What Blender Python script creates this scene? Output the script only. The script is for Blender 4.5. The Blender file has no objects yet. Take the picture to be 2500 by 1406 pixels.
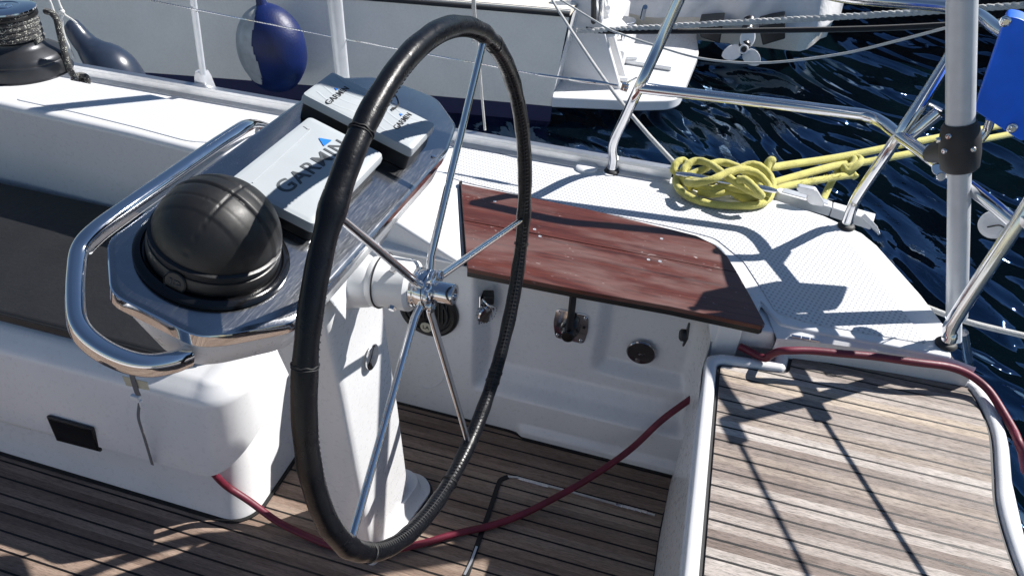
import bpy, math, random
from mathutils import Vector, Matrix, noise
random.seed(7)
S = bpy.context.scene
COL = S.collection

# ------------------------------------------------------------------ camera
CAMP = Vector((0.354, -0.963, 1.684))
RIGHT = Vector((0.9601815, 0.2748470, 0.0501067))
DOWN = Vector((0.2048548, -0.5706914, -0.7952018))
FWD = Vector((-0.1899634, 0.7738026, -0.6042710))
FPX = 1768.8
cd = bpy.data.cameras.new('camera'); cam = bpy.data.objects.new('camera', cd); COL.objects.link(cam)
cd.sensor_width = 36.0; cd.lens = FPX / 2500 * 36.0
cd.clip_start = 0.02; cd.clip_end = 500
m = Matrix.Identity(4)
for i in range(3):
    m[i][0] = RIGHT[i]; m[i][1] = -DOWN[i]; m[i][2] = -FWD[i]; m[i][3] = CAMP[i]
cam.matrix_world = m
S.camera = cam

# ------------------------------------------------------------------ sky, sun, exposure
SUN = Vector((0.83, 0.68, 1.0)).normalized()
w = bpy.data.worlds.new('World'); S.world = w; w.use_nodes = True
nt = w.node_tree; nt.nodes.clear()
sky = nt.nodes.new('ShaderNodeTexSky'); sky.sky_type = 'NISHITA'; sky.sun_disc = False
sky.sun_elevation = math.asin(SUN.z); sky.sun_rotation = math.atan2(SUN.x, SUN.y)
sky.air_density = 1.0; sky.dust_density = 0.0; sky.ozone_density = 2.5
bg = nt.nodes.new('ShaderNodeBackground'); bg.inputs[1].default_value = 0.05
wo = nt.nodes.new('ShaderNodeOutputWorld')
nt.links.new(sky.outputs[0], bg.inputs[0]); nt.links.new(bg.outputs[0], wo.inputs[0])
sl = bpy.data.lights.new('sun', 'SUN'); sl.energy = 5.0; sl.angle = math.radians(0.5); sl.color = (1, 0.965, 0.92)
so = bpy.data.objects.new('sun', sl); COL.objects.link(so)
so.rotation_euler = SUN.to_track_quat('Z', 'Y').to_euler(); so.location = (5, 5, 8)
S.view_settings.view_transform = 'Standard'; S.view_settings.look = 'None'
S.view_settings.exposure = 0.68; S.view_settings.gamma = 1.0
S.cycles.max_bounces = 8; S.cycles.glossy_bounces = 5; S.cycles.diffuse_bounces = 3

# ------------------------------------------------------------------ points on real planes
def ray(u, v):
    return RIGHT * ((u - 1250) / FPX) + DOWN * ((v - 703) / FPX) + FWD
def hit(u, v, p, n):
    d = ray(u, v); n = Vector(n); return CAMP + d * ((Vector(p) - CAMP).dot(n) / d.dot(n))
def az(u, v, z): return hit(u, v, (0, 0, z), (0, 0, 1))
def ay(u, v, y): return hit(u, v, (0, y, 0), (0, 1, 0))
def ax(u, v, x): return hit(u, v, (x, 0, 0), (1, 0, 0))
def ad(u, v, d): return CAMP + ray(u, v).normalized() * d

# ------------------------------------------------------------------ materials
MATS = {}
class NT:
    def __init__(s, name):
        s.m = bpy.data.materials.new(name); s.m.use_nodes = True; s.t = s.m.node_tree; s.t.nodes.clear()
        s.o = s.n('ShaderNodeOutputMaterial'); s.b = s.n('ShaderNodeBsdfPrincipled'); s.l(s.b, 0, s.o, 0)
        MATS[name] = s.m
    def n(s, k, **kw):
        x = s.t.nodes.new(k)
        for a, v in kw.items(): setattr(x, a, v)
        return x
    def l(s, a, i, b, j): s.t.links.new(a.outputs[i], b.inputs[j])
    def set(s, **kw):
        for k, v in kw.items():
            k = k.replace('_', ' ')
            s.b.inputs[k].default_value = v if not isinstance(v, tuple) or len(v) == 4 else (*v, 1)
    def pos(s, scale=(1, 1, 1), rot=(0, 0, 0)):
        g = s.n('ShaderNodeNewGeometry'); mp = s.n('ShaderNodeMapping')
        mp.inputs['Scale'].default_value = scale; mp.inputs['Rotation'].default_value = rot
        s.l(g, 'Position', mp, 0); return mp
    def noise(s, vec, scale, detail=4, rough=.55, dist=0):
        x = s.n('ShaderNodeTexNoise'); x.inputs['Scale'].default_value = scale; x.inputs['Detail'].default_value = detail
        x.inputs['Roughness'].default_value = rough; x.inputs['Distortion'].default_value = dist
        s.l(vec, 0, x, 'Vector'); return x
    def ramp(s, src, i, stops):
        r = s.n('ShaderNodeValToRGB'); e = r.color_ramp.elements
        while len(e) < len(stops): e.new(0.5)
        for k, (p, c) in enumerate(stops):
            e[k].position = p; e[k].color = (c, c, c, 1) if isinstance(c, (int, float)) else (*c, 1)
        s.l(src, i, r, 0); return r
    def math(s, op, a, b=None, ia=0, ib=0, clamp=False):
        x = s.n('ShaderNodeMath', operation=op); x.use_clamp = clamp
        for k, (v, i) in enumerate(((a, ia), (b, ib))):
            if v is None: continue
            if isinstance(v, (int, float)): x.inputs[k].default_value = v
            else: s.l(v, i, x, k)
        return x
    def mix(s, f, a, b, fi=0, mode='MIX'):
        x = s.n('ShaderNodeMix', data_type='RGBA', blend_type=mode)
        if isinstance(f, (int, float)): x.inputs[0].default_value = f
        else: s.l(f, fi, x, 0)
        for k, v in ((6, a), (7, b)):
            if isinstance(v, tuple): x.inputs[k].default_value = (*v, 1)
            elif isinstance(v, list): s.l(v[0], v[1], x, k)
            else: s.l(v, 0, x, k)
        return x
    def bump(s, h, i=0, strength=.3, dist=.002, prev=None):
        x = s.n('ShaderNodeBump'); x.inputs['Strength'].default_value = strength; x.inputs['Distance'].default_value = dist
        s.l(h, i, x, 'Height')
        if prev: s.l(prev, 0, x, 'Normal')
        return x

def plain(name, col, rough=.5, metal=0, coat=0, var=.08, nscale=30, bstr=.05, bdist=.001, rvar=.08, **kw):
    a = NT(name); a.set(Base_Color=col, Roughness=rough, Metallic=metal, Coat_Weight=coat, **kw)
    p = a.pos(); n1 = a.noise(p, nscale); n2 = a.noise(p, nscale * 9, 3)
    c = a.ramp(n1, 0, [(.3, tuple(x * (1 - var) for x in col)), (.7, tuple(min(1, x * (1 + var)) for x in col))])
    a.l(c, 0, a.b, 'Base Color')
    r = a.n('ShaderNodeMapRange'); r.inputs[3].default_value = max(.02, rough - rvar); r.inputs[4].default_value = rough + rvar
    a.l(n2, 0, r, 0); a.l(r, 0, a.b, 'Roughness')
    b = a.bump(n2, 0, bstr, bdist); a.l(b, 0, a.b, 'Normal')
    return a

def gelcoat(name, col=(.80, .81, .83), rough=.28):
    a = NT(name); a.set(Base_Color=col, Roughness=rough, Coat_Weight=.25, Coat_Roughness=.08)
    p = a.pos(); n1 = a.noise(p, 5, 5, .6); n2 = a.noise(p, 70, 5, .7); n3 = a.noise(p, 260, 3)
    c1 = a.ramp(n1, 0, [(.3, tuple(x * .93 for x in col)), (.65, col)])
    sp = a.ramp(n2, 0, [(.74, 0), (.82, .28)])
    c = a.mix(sp, c1, (.42, .40, .37)); a.l(c, 2, a.b, 'Base Color')
    rr = a.ramp(n2, 0, [(.3, rough - .06), (.7, rough + .12)]); a.l(rr, 0, a.b, 'Roughness')
    b = a.bump(n3, 0, .06, .001); b2 = a.bump(n1, 0, .05, .02, b); a.l(b2, 0, a.b, 'Normal')
    return a
gelcoat('gelcoat', (.75, .755, .765))
gelcoat('gelcoat_far', (.95, .89, .78), .25)
gelcoat('gelcoat_aged', (.72, .73, .74), .35)

def nonskid(name, dx, dy, line, rot=0):
    a = gelcoat(name, (.66, .67, .69), .5)
    g = a.pos(rot=(0, 0, rot)); s = a.n('ShaderNodeSeparateXYZ'); a.l(g, 0, s, 0)
    fx = a.math('SINE', a.math('MULTIPLY', s, 2 * math.pi / dx, 0))
    fy = a.math('SINE', a.math('MULTIPLY', s, 2 * math.pi / dy, 1))
    if line: h = fx
    else: h = a.math('MULTIPLY', a.math('ADD', fx, 1), a.math('ADD', fy, 1))
    pit = a.ramp(a.math('MULTIPLY_ADD', h, .5 if line else .25), 0, [(0, 0), (1, 1)])
    hm = a.math('MULTIPLY', h, .5 if line else .25)
    mk = a.ramp(hm, 0, [(.25, .0), (.75, 1)])
    c = a.mix(mk, (.64, .65, .67), (.38, .39, .41)); a.l(c, 2, a.b, 'Base Color')
    b = a.bump(mk, 0, .5, -.0012); a.l(b, 0, a.b, 'Normal')
    return a
nonskid('nonskid_dots', .0115, .0135, False, .35)
nonskid('nonskid_lines', .0095, .02, True, .12)

def teak(name, pitch, phase, cols, wear):
    a = NT(name); a.set(Roughness=.72, Specular_IOR_Level=.3)
    g = a.pos(); s = a.n('ShaderNodeSeparateXYZ'); a.l(g, 0, s, 0)
    t = a.math('DIVIDE', a.math('SUBTRACT', s, phase, 1), pitch)
    fr = a.math('FRACT', a.math('ADD', t, 100.5)); idx = a.math('FLOOR', a.math('ADD', t, 100.5))
    dist = a.math('ABSOLUTE', a.math('SUBTRACT', fr, .5))
    wob = a.noise(a.pos((60, 60, 60)), 1, 2)
    wid = a.math('MULTIPLY_ADD', wob, .018); wid.inputs[2].default_value = .052
    caulk = a.math('LESS_THAN', dist, wid)
    wn = a.n('ShaderNodeTexWhiteNoise', noise_dimensions='1D'); a.l(idx, 0, wn, 'W')
    off = a.n('ShaderNodeCombineXYZ'); a.l(a.math('MULTIPLY', wn, 7.3), 0, off, 0); a.l(a.math('MULTIPLY', wn, 31.7), 0, off, 2)
    def gr(sx, sy, sc, det):
        mp = a.pos((sx, sy, sy)); ad_ = a.n('ShaderNodeVectorMath', operation='ADD'); a.l(mp, 0, ad_, 0); a.l(off, 0, ad_, 1)
        return a.noise(ad_, sc, det, .65, .3)
    g1 = gr(5, 80, 1.6, 8); g2 = gr(26, 330, 2.0, 6); g3 = gr(2.2, 5, 1.6, 4)
    pm = a.ramp(wn, 0, [(0, cols[0]), (.35, cols[1]), (.7, cols[2]), (1, cols[3])])
    sh = a.ramp(g1, 0, [(.28, .66), (.5, .88), (.72, 1.06)])
    c = a.mix(1.0, pm, sh, mode='MULTIPLY')
    fine = a.ramp(g2, 0, [(.34, .36), (.5, .92), (.7, 1.2)]); c = a.mix(wear, [c, 2], fine, mode='MULTIPLY')
    blot = a.ramp(g3, 0, [(.35, (.80, .74, .70)), (.65, (1.12, 1.1, 1.08))]); c = a.mix(.9, [c, 2], blot, mode='MULTIPLY')
    c = a.mix(caulk, [c, 2], (.006, .006, .007)); a.l(c, 2, a.b, 'Base Color')
    hh = a.math('SUBTRACT', a.math('MULTIPLY', g2, .35), a.math('MULTIPLY', caulk, 1.0))
    b = a.bump(hh, 0, .6, .0015); a.l(b, 0, a.b, 'Normal')
    r = a.ramp(caulk, 0, [(0, .75), (1, .45)]); a.l(r, 0, a.b, 'Roughness')
    return a
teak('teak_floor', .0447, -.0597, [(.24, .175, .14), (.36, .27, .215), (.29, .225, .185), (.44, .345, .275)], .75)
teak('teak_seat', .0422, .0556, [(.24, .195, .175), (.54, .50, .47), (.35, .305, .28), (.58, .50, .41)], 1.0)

def mahogany():
    a = NT('mahogany'); a.set(Roughness=.38, Coat_Weight=.0)
    def gr(sc, s, d, dist=.4):
        return a.noise(a.pos(sc, (0, 0, .06)), s, d, .6, dist)
    g1 = gr((1.6, 44, 44), 1.3, 6, .5); g2 = gr((22, 160, 160), 1.5, 4); g3 = gr((1.6, 8, 8), 1.6, 7, .5); g4 = gr((26, 60, 60), 2.0, 5, .5); g5 = gr((5, 9, 9), 2.3, 6, .6)
    c = a.ramp(g1, 0, [(.28, (.038, .012, .010)), (.42, (.080, .022, .016)), (.55, (.120, .034, .023)), (.68, (.055, .017, .014))])
    f = a.ramp(g2, 0, [(.3, .7), (.7, 1.15)]); c = a.mix(1.0, c, f, mode='MULTIPLY')
    pale = a.ramp(g3, 0, [(.48, 0), (.68, .5)]); c = a.mix(pale, [c, 2], (.19, .125, .12))
    w1 = a.math('MULTIPLY', a.ramp(g4, 0, [(.64, 0), (.70, 1)]), a.ramp(g5, 0, [(.48, 0), (.62, .8)]))
    c = a.mix(w1, [c, 2], (.50, .44, .42)); a.l(c, 2, a.b, 'Base Color')
    r = a.ramp(g3, 0, [(.4, .28), (.65, .6)]); a.l(r, 0, a.b, 'Roughness')
    b = a.bump(g2, 0, .25, .0008); a.l(b, 0, a.b, 'Normal')
mahogany()

def steel(name, rough, scratch=0, base=(.72, .73, .75), sc=(4, 90, 4), rot=(0, 0, 0)):
    a = NT(name); a.set(Base_Color=base, Metallic=1.0, Roughness=rough)
    p = a.pos(); n = a.noise(p, 25, 5, .7)
    if scratch:
        s1 = a.noise(a.pos(sc, rot), 14, 6, .75); s2 = a.noise(a.pos((sc[0] * .7, sc[1] * .8, sc[2]), (0, 0, .9)), 9, 6, .8)
        mx = a.math('MAXIMUM', a.ramp(s1, 0, [(.48, 0), (.7, 1)]), a.ramp(s2, 0, [(.58, 0), (.74, 1)]))
        r = a.ramp(a.math('MULTIPLY', mx, 1), 0, [(0, rough), (1, min(.6, rough + scratch))]); a.l(r, 0, a.b, 'Roughness')
        c = a.mix(a.ramp(n, 0, [(.35, 0), (.7, .5)]), base, tuple(x * .75 for x in base)); a.l(c, 2, a.b, 'Base Color')
    else:
        r = a.ramp(n, 0, [(.35, rough), (.75, rough + .07)]); a.l(r, 0, a.b, 'Roughness')
    return a
steel('chrome', .04)
steel('chrome_dark_reflection', .10, base=(.30, .30, .31))  # chrome with the dark surroundings it would mirror put into its base colour
steel('steel_tube', .09, base=(.75, .75, .76))
steel('steel_plate', .17, .12, base=(.40, .41, .43), sc=(55, 2.2, 55))
steel('aluminium', .38, .1, base=(.78, .79, .80))
plain('pole_paint', (.60, .62, .64), .36, .15, var=.05, rvar=.07, bstr=.1)
plain('cast_alloy', (.70, .71, .73), .36, .6, var=.08)
a = plain('leather', (.010, .011, .014), .26, nscale=60, bstr=.22, bdist=.0015, rvar=.07, Coat_Weight=.15, Specular_IOR_Level=.6) if False else None
a = NT('leather'); a.set(Base_Color=(.0045, .005, .007), Roughness=.27, Specular_IOR_Level=.28)
p = a.pos(); v = a.n('ShaderNodeTexVoronoi'); v.inputs['Scale'].default_value = 900; a.l(p, 0, v, 'Vector')
n1 = a.noise(p, 45, 5, .65); b = a.bump(v, 0, .12, .0006); b2 = a.bump(n1, 0, .35, .003, b); a.l(b2, 0, a.b, 'Normal')
n2 = a.noise(p, 420, 3); sp = a.ramp(n2, 0, [(.74, 0), (.79, 1)]); c = a.mix(sp, (.0045, .005, .007), (.08, .08, .08)); a.l(c, 2, a.b, 'Base Color')
r = a.ramp(n1, 0, [(.3, .22), (.7, .40)]); a.l(r, 0, a.b, 'Roughness')
plain('thread', (.012, .012, .014), .6)
plain('black_plastic', (.012, .012, .013), .38, var=.2, rvar=.1, bstr=.08)
plain('dome_plastic', (.0075, .0075, .008), .48, var=.25, nscale=14, rvar=.1, bstr=.1)
plain('black_gloss', (.006, .006, .007), .12, var=.1)
plain('rubber', (.02, .02, .022), .6)
plain('vinyl_cushion', (.012, .012, .013), .52, var=.15, nscale=8, bstr=.35, bdist=.003)
plain('winch_alloy', (.05, .052, .058), .36, .6, var=.1, rvar=.06)
plain('cover_grey', (.38, .41, .43), .48, var=.035, nscale=12, bstr=.05)
plain('cover_side', (.36, .39, .42), .5, var=.04)
plain('letter_grey', (.055, .062, .07), .5)
plain('letter_black', (.012, .013, .015), .5)
plain('logo_blue', (.015, .17, .62), .4)
plain('blue_box', (.004, .13, .78), .42, var=.08, nscale=18, bstr=.12)
plain('white_plastic', (.78, .79, .80), .35, var=.04)
plain('film', (.72, .74, .76), .25, var=.05, nscale=25, bstr=.5, bdist=.004)
plain('hose_red', (.125, .010, .026), .5, var=.3, nscale=16, bstr=.3)
plain('fender_navy', (.022, .032, .055), .3, var=.12, rvar=.05)
plain('fender_blue', (.002, .012, .085), .45, var=.25, nscale=9, bstr=.4, bdist=.004)
plain('fender_white', (.42, .43, .42), .5, var=.25, nscale=10, bstr=.3, bdist=.003)
plain('antifoul_navy', (.004, .008, .07), .55)
plain('webbing', (.13, .13, .14), .8)
plain('canvas_grey', (.72, .72, .73), .75, var=.10, nscale=3, bstr=.25, bdist=.02)
plain('tape', (.50, .47, .36), .7)
plain('slot_black', (.004, .004, .005), .6)
plain('wood_trim', (.22, .15, .11), .6)

def rope(name, c1, c2, tw, fuzz=.5, rough=.85, fleck=None):
    a = NT(name); a.set(Roughness=rough, Sheen_Weight=.3)
    p = a.pos(); n = a.noise(p, 500, 4, .7); n2 = a.noise(p, 22, 4)
    c = a.ramp(n, 0, [(.3, c1), (.65, c2)])
    if fleck:
        v = a.n('ShaderNodeTexVoronoi'); v.inputs['Scale'].default_value = fleck; a.l(p, 0, v, 'Vector')
        mk = a.math('MULTIPLY', a.ramp(v, 0, [(.30, 1), (.38, 0)]), a.ramp(a.noise(p, 75, 2), 0, [(.44, 0), (.5, 1)]))
        c = a.mix(mk, c, (.55, .55, .48)); out = (c, 2)
    else:
        dk = a.ramp(n2, 0, [(.3, .78), (.65, 1.0)]); c = a.mix(1.0, c, dk, mode='MULTIPLY'); out = (c, 2)
    a.l(out[0], out[1], a.b, 'Base Color')
    vo = a.n('ShaderNodeTexVoronoi'); vo.inputs['Scale'].default_value = 300; a.l(p, 0, vo, 'Vector')
    b = a.bump(vo, 0, .7, .0016); b = a.bump(n, 0, fuzz, .0015, b); a.l(b, 0, a.b, 'Normal')
rope('rope_yellow', (.46, .42, .08), (.74, .69, .20), .01, 1.0)
rope('rope_white', (.50, .50, .47), (.72, .72, .70), .01)
rope('rope_grey', (.40, .40, .39), (.60, .60, .58), .01)
rope('rope_black', (.006, .006, .007), (.018, .018, .02), .01)
rope('rope_fleck', (.008, .008, .009), (.022, .022, .024), .01, .6, .8, 260)

def water():
    a = NT('water'); a.set(Base_Color=(.0006, .002, .005), Roughness=.035, IOR=2.6, Specular_IOR_Level=.5, Specular_Tint=(.33, .60, 1.0))
    p1 = a.pos((1, 1, 1), (0, 0, -.62))
    def nz(sc, s, d, r=.5, ds=0.0):
        mp = a.pos((1, 1, 1), (0, 0, .95)); mm = a.n('ShaderNodeMapping'); mm.inputs['Scale'].default_value = sc; a.l(mp, 0, mm, 0)
        return a.noise(mm, s, d, r, ds)
    n1 = nz((.70, 1.25, 1), 1.15, 1.5, .4, 1.8); n2 = nz((1.0, 2.4, 1), 3.4, 3, .5, .6); n3 = nz((1, 1.5, 1), 11, 2, .5, .3)
    b = a.bump(n1, 0, 1.0, .48); b = a.bump(n2, 0, 1.0, .012, b); b = a.bump(n3, 0, .2, .001, b)
    a.l(b, 0, a.b, 'Normal')
    g = nz((1, 1, 1), .5, 3); c = a.ramp(g, 0, [(.35, (.0005, .0015, .0035)), (.7, (.0015, .007, .010))]); a.l(c, 0, a.b, 'Base Color')
water()
def stone():
    a = NT('harbour_stone'); a.set(Roughness=.85)
    p = a.pos((1, 1, 1)); v = a.n('ShaderNodeTexVoronoi'); v.inputs['Scale'].default_value = 1.6; a.l(p, 0, v, 'Vector')
    n = a.noise(p, 5, 8, .7); c = a.ramp(n, 0, [(.3, (.012, .013, .014)), (.6, (.05, .048, .044)), (.8, (.13, .125, .115))])
    a.l(c, 0, a.b, 'Base Color'); b = a.bump(v, 0, 1, .25); b = a.bump(n, 0, 1, .15, b); a.l(b, 0, a.b, 'Normal')
stone()

# ------------------------------------------------------------------ object helpers
def tag(o, label=None, cat=None, group=None, kind=None):
    if label: o['label'] = label
    if cat: o['category'] = cat
    if group: o['group'] = group
    if kind: o['kind'] = kind
    return o
def thing(name, loc, label, cat, group=None):
    o = bpy.data.objects.new(name, None); COL.objects.link(o); o.location = loc; o.empty_display_size = .05
    return tag(o, label, cat, group)
def wloc(o):
    v = Vector((0, 0, 0))
    while o: v += o.location; o = o.parent
    return v
def smoothp(pts, n=6, closed=False):
    pts = [Vector(p) for p in pts]; out = []; N = len(pts)
    for i in range(N if closed else N - 1):
        if closed: a, b, c, d = pts[(i - 1) % N], pts[i], pts[(i + 1) % N], pts[(i + 2) % N]
        else:
            b, c = pts[i], pts[i + 1]; a = pts[i - 1] if i else b * 2 - c; d = pts[i + 2] if i + 2 < N else c * 2 - b
        for k in range(n):
            t = k / n
            out.append(.5 * ((2 * b) + (c - a) * t + (2 * a - 5 * b + 4 * c - d) * t * t + (3 * b - a - 3 * c + d) * t ** 3))
    if not closed: out.append(pts[-1])
    return out
class MB:
    def __init__(s): s.v = []; s.f = []
    def add(s, v, f):
        k = len(s.v); s.v += [Vector(x) for x in v]; s.f += [tuple(i + k for i in q) for q in f]; return s
    def tube(s, pts, r, seg=12, closed=False, caps=True, prof=None, up=None):
        pts = [Vector(p) for p in pts]; N = len(pts); vs = []; nrm = None
        for i in range(N):
            if closed: t = pts[(i + 1) % N] - pts[i - 1]
            else: t = pts[min(i + 1, N - 1)] - pts[max(i - 1, 0)]
            if t.length < 1e-9: t = Vector((0, 0, 1))
            t.normalize()
            if up is not None:
                n_ = Vector(up) - t * Vector(up).dot(t); nrm = n_.normalized() if n_.length > 1e-5 else t.orthogonal().normalized()
            elif nrm is None: nrm = t.orthogonal().normalized()
            else:
                nrm = nrm - t * nrm.dot(t); nrm = nrm.normalized() if nrm.length > 1e-6 else t.orthogonal().normalized()
            bi = t.cross(nrm); rr = r[i] if isinstance(r, (list, tuple)) else r
            if prof: vs += [pts[i] + nrm * y + bi * x for x, y in prof]
            else: vs += [pts[i] + (nrm * math.cos(a) + bi * math.sin(a)) * rr for a in [2 * math.pi * k / seg for k in range(seg)]]
        sg = len(prof) if prof else seg; f = []
        for i in range(N if closed else N - 1):
            j = (i + 1) % N
            for k in range(sg): l = (k + 1) % sg; f.append((i * sg + k, i * sg + l, j * sg + l, j * sg + k))
        if not closed and caps: f.append(tuple(range(sg))[::-1]); f.append(tuple((N - 1) * sg + k for k in range(sg)))
        return s.add(vs, f)
    def prism(s, bot, top):
        n = len(bot); f = [tuple(range(n))[::-1], tuple(range(n, 2 * n))]
        f += [(i, (i + 1) % n, n + (i + 1) % n, n + i) for i in range(n)]
        return s.add(list(bot) + list(top), f)
    def ext(s, poly, vec): return s.prism(poly, [Vector(p) + Vector(vec) for p in poly])
    def slab(s, xy, z0, z1): return s.prism([(p[0], p[1], z0) for p in xy], [(p[0], p[1], z1) for p in xy])
    def box(s, c, sz, X=(1, 0, 0), Y=(0, 1, 0), Z=None):
        c = Vector(c); X = Vector(X).normalized(); Y = Vector(Y).normalized(); Z = Vector(Z).normalized() if Z else X.cross(Y)
        p = [c + X * (a * sz[0] / 2) + Y * (b * sz[1] / 2) + Z * (d * sz[2] / 2) for d in (-1, 1) for a, b in ((-1, -1), (1, -1), (1, 1), (-1, 1))]
        return s.prism(p[:4], p[4:])
    def lathe(s, prof, o, axis=(0, 0, 1), seg=40):
        o = Vector(o); A = Vector(axis).normalized(); U = A.orthogonal().normalized(); W = A.cross(U); vs = []
        for r, h in prof: vs += [o + A * h + (U * math.cos(t) + W * math.sin(t)) * max(r, 1e-5) for t in [2 * math.pi * k / seg for k in range(seg)]]
        f = [(i * seg + k, i * seg + (k + 1) % seg, (i + 1) * seg + (k + 1) % seg, (i + 1) * seg + k) for i in range(len(prof) - 1) for k in range(seg)]
        f.append(tuple(range(seg))[::-1]); f.append(tuple((len(prof) - 1) * seg + k for k in range(seg)))
        return s.add(vs, f)
    def ball(s, c, r, seg=20, ring=12, sc=(1, 1, 1)):
        pr = [(math.sin(math.pi * i / ring) * r, -math.cos(math.pi * i / ring) * r) for i in range(ring + 1)]
        k = len(s.v); s.lathe(pr, (0, 0, 0), (0, 0, 1), seg)
        for i in range(k, len(s.v)): v = s.v[i]; s.v[i] = Vector((v.x * sc[0], v.y * sc[1], v.z * sc[2])) + Vector(c)
        return s
    def grid(s, fn, nu, nv, u0=0, u1=1, v0=0, v1=1):
        vs = [fn(u0 + (u1 - u0) * i / nu, v0 + (v1 - v0) * j / nv) for j in range(nv + 1) for i in range(nu + 1)]
        f = [(j * (nu + 1) + i, j * (nu + 1) + i + 1, (j + 1) * (nu + 1) + i + 1, (j + 1) * (nu + 1) + i) for j in range(nv) for i in range(nu)]
        return s.add(vs, f)
    def build(s, name, mat, parent=None, ang=40, bevel=0, seg=3, recalc=True, solid=0):
        me = bpy.data.meshes.new(name); o0 = wloc(parent) if parent else Vector((0, 0, 0))
        me.from_pydata([tuple(v - o0) for v in s.v], [], s.f); me.validate()
        if recalc:
            import bmesh
            bm = bmesh.new(); bm.from_mesh(me); bmesh.ops.recalc_face_normals(bm, faces=bm.faces); bm.to_mesh(me); bm.free()
        me.materials.append(MATS[mat])
        me.polygons.foreach_set('use_smooth', [True] * len(me.polygons))
        me.set_sharp_from_angle(angle=math.radians(ang))
        o = bpy.data.objects.new(name, me); COL.objects.link(o)
        if parent: o.parent = parent
        if solid:
            sm = o.modifiers.new('solid', 'SOLIDIFY'); sm.thickness = solid; sm.offset = 0
        if bevel:
            b = o.modifiers.new('bevel', 'BEVEL'); b.width = bevel; b.segments = seg; b.limit_method = 'ANGLE'; b.angle_limit = math.radians(32); b.harden_normals = False
        return o
def rpoly(pts, r, n=5):
    """2D/3D polygon with rounded corners; r number or list"""
    P = [Vector(p) for p in pts]; N = len(P); out = []
    for i in range(N):
        ri = r[i] if isinstance(r, (list, tuple)) else r
        a, b, c = P[i - 1], P[i], P[(i + 1) % N]
        if ri <= 0: out.append(b); continue
        u = (a - b); v = (c - b); k = min(ri, u.length * .48, v.length * .48); p0 = b + u.normalized() * k; p1 = b + v.normalized() * k
        for j in range(n + 1):
            t = j / n; out.append(p0 * (1 - t) ** 2 + b * 2 * t * (1 - t) + p1 * t * t)
    return out
def text(s, size, o, X, Y, mat, parent, name='lettering', depth=.0006, off=0.0, bold=1.0, align='CENTER', sx=1.0, space=1.0, fit=None):
    cu = bpy.data.curves.new(name, 'FONT'); cu.body = s; cu.size = size; cu.extrude = depth; cu.offset = off; cu.align_x = align; cu.align_y = 'CENTER'
    cu.space_character = space
    ob = bpy.data.objects.new(name, cu); COL.objects.link(ob)
    bpy.context.view_layer.update()
    me = bpy.data.meshes.new_from_object(ob.evaluated_get(bpy.context.evaluated_depsgraph_get()))
    COL.objects.unlink(ob); bpy.data.objects.remove(ob)
    X = Vector(X).normalized(); Y = Vector(Y).normalized(); Z = X.cross(Y).normalized(); o0 = wloc(parent)
    if fit:
        xs = [v.co.x for v in me.vertices]; sx = fit / (max(xs) - min(xs))
    for v in me.vertices: v.co = Vector(o) + X * v.co.x * sx + Y * v.co.y + Z * v.co.z - o0
    me.materials.clear(); me.materials.append(MATS[mat]); me.name = name
    r = bpy.data.objects.new(name, me); COL.objects.link(r); r.parent = parent
    return r
def sstep(a, b, x):
    t = max(0, min(1, (x - a) / (b - a))); return t * t * (3 - 2 * t)

# ================================================================== WATER + SETTING
ZW = -.62
def wavef(u, v): return (u, v, ZW)
o = MB().grid(wavef, 8, 8, -60, 60, -60, 60).build('water', 'water'); tag(o, kind='structure')

# ================================================================== YACHT (hull, decks, cockpit)
ZD = .58
YT = 1.17
yacht = thing('sailing_yacht', (0, 0, 0), 'white sailing yacht whose teak cockpit and helm station fill the foreground', 'yacht')
# hull outline in plan (starboard + stern + port)
outer = [(-4.5, YT + .02, .55), (-1.5, YT + .035, .55), (.30, YT + .03, .55), (.66, 1.165, .55), (.80, 1.12, .55), (.905, 1.055, .55), (.94, 1.0, .55), (1.026, .785, .55), (1.072, .64, .54),
         (1.105, .565, .525), (1.160, .545, .488), (1.183, .425, .482), (1.162, .282, .48), (1.149, .124, .48), (1.151, .020, .48), (1.188, -.16, .47), (1.212, -.53, .47), (1.212, -1.7, .47), (1.15, -2.45, .45), (.66, -2.90, .5), (-1.5, -2.95, .55), (-4.5, -2.95, .55)]
h = MB(); n = len(outer)
top = [tuple(p) for p in outer]; bot = [(x - .05 * (x > .6), -.88 + (y + .88) * .94, ZW - .15) for x, y, z in outer]
h.add(top + bot, [(i, i + 1, n + i + 1, n + i) for i in range(n - 1)])
h.build('hull', 'gelcoat', yacht, ang=25, recalc=True)

# cockpit floor
fl = MB().slab([(-4.4, -2.2), (.60, -2.2), (.60, .70), (-4.4, .70)], -.04, 0)
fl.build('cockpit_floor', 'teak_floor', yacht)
# hatch lid trims in the floor: black slot, pale metal line, two hinges
slot = [az(1138 - 12, 1446, 0), az(1140, 1404, 0), az(1168, 1322, 0), az(1196, 1245, 0), az(1216, 1184, 0), az(1224, 1171, 0), az(1240, 1164, 0)]
MB().tube([p + Vector((0, 0, .0015)) for p in smoothp(slot, 5)], 0, prof=[(-.0065, -.003), (.0065, -.003), (.0065, .002), (-.0065, .002)], up=(0, 0, 1)).build('hatch_slot', 'slot_black', yacht)
line = [az(1240, 1164, 0), az(1262, 1166, 0), az(1400, 1203, 0), az(1560, 1247, 0), az(1598, 1258, 0)]
MB().tube([p + Vector((0, 0, .0015)) for p in line], 0, prof=[(-.003, -.003), (.003, -.003), (.003, .002), (-.003, .002)], up=(0, 0, 1)).build('hatch_trim', 'aluminium', yacht)
slot2 = [az(1140 - 6, 1404, 0), az(1150, 1372, 0), az(1164, 1335, 0)]
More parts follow.
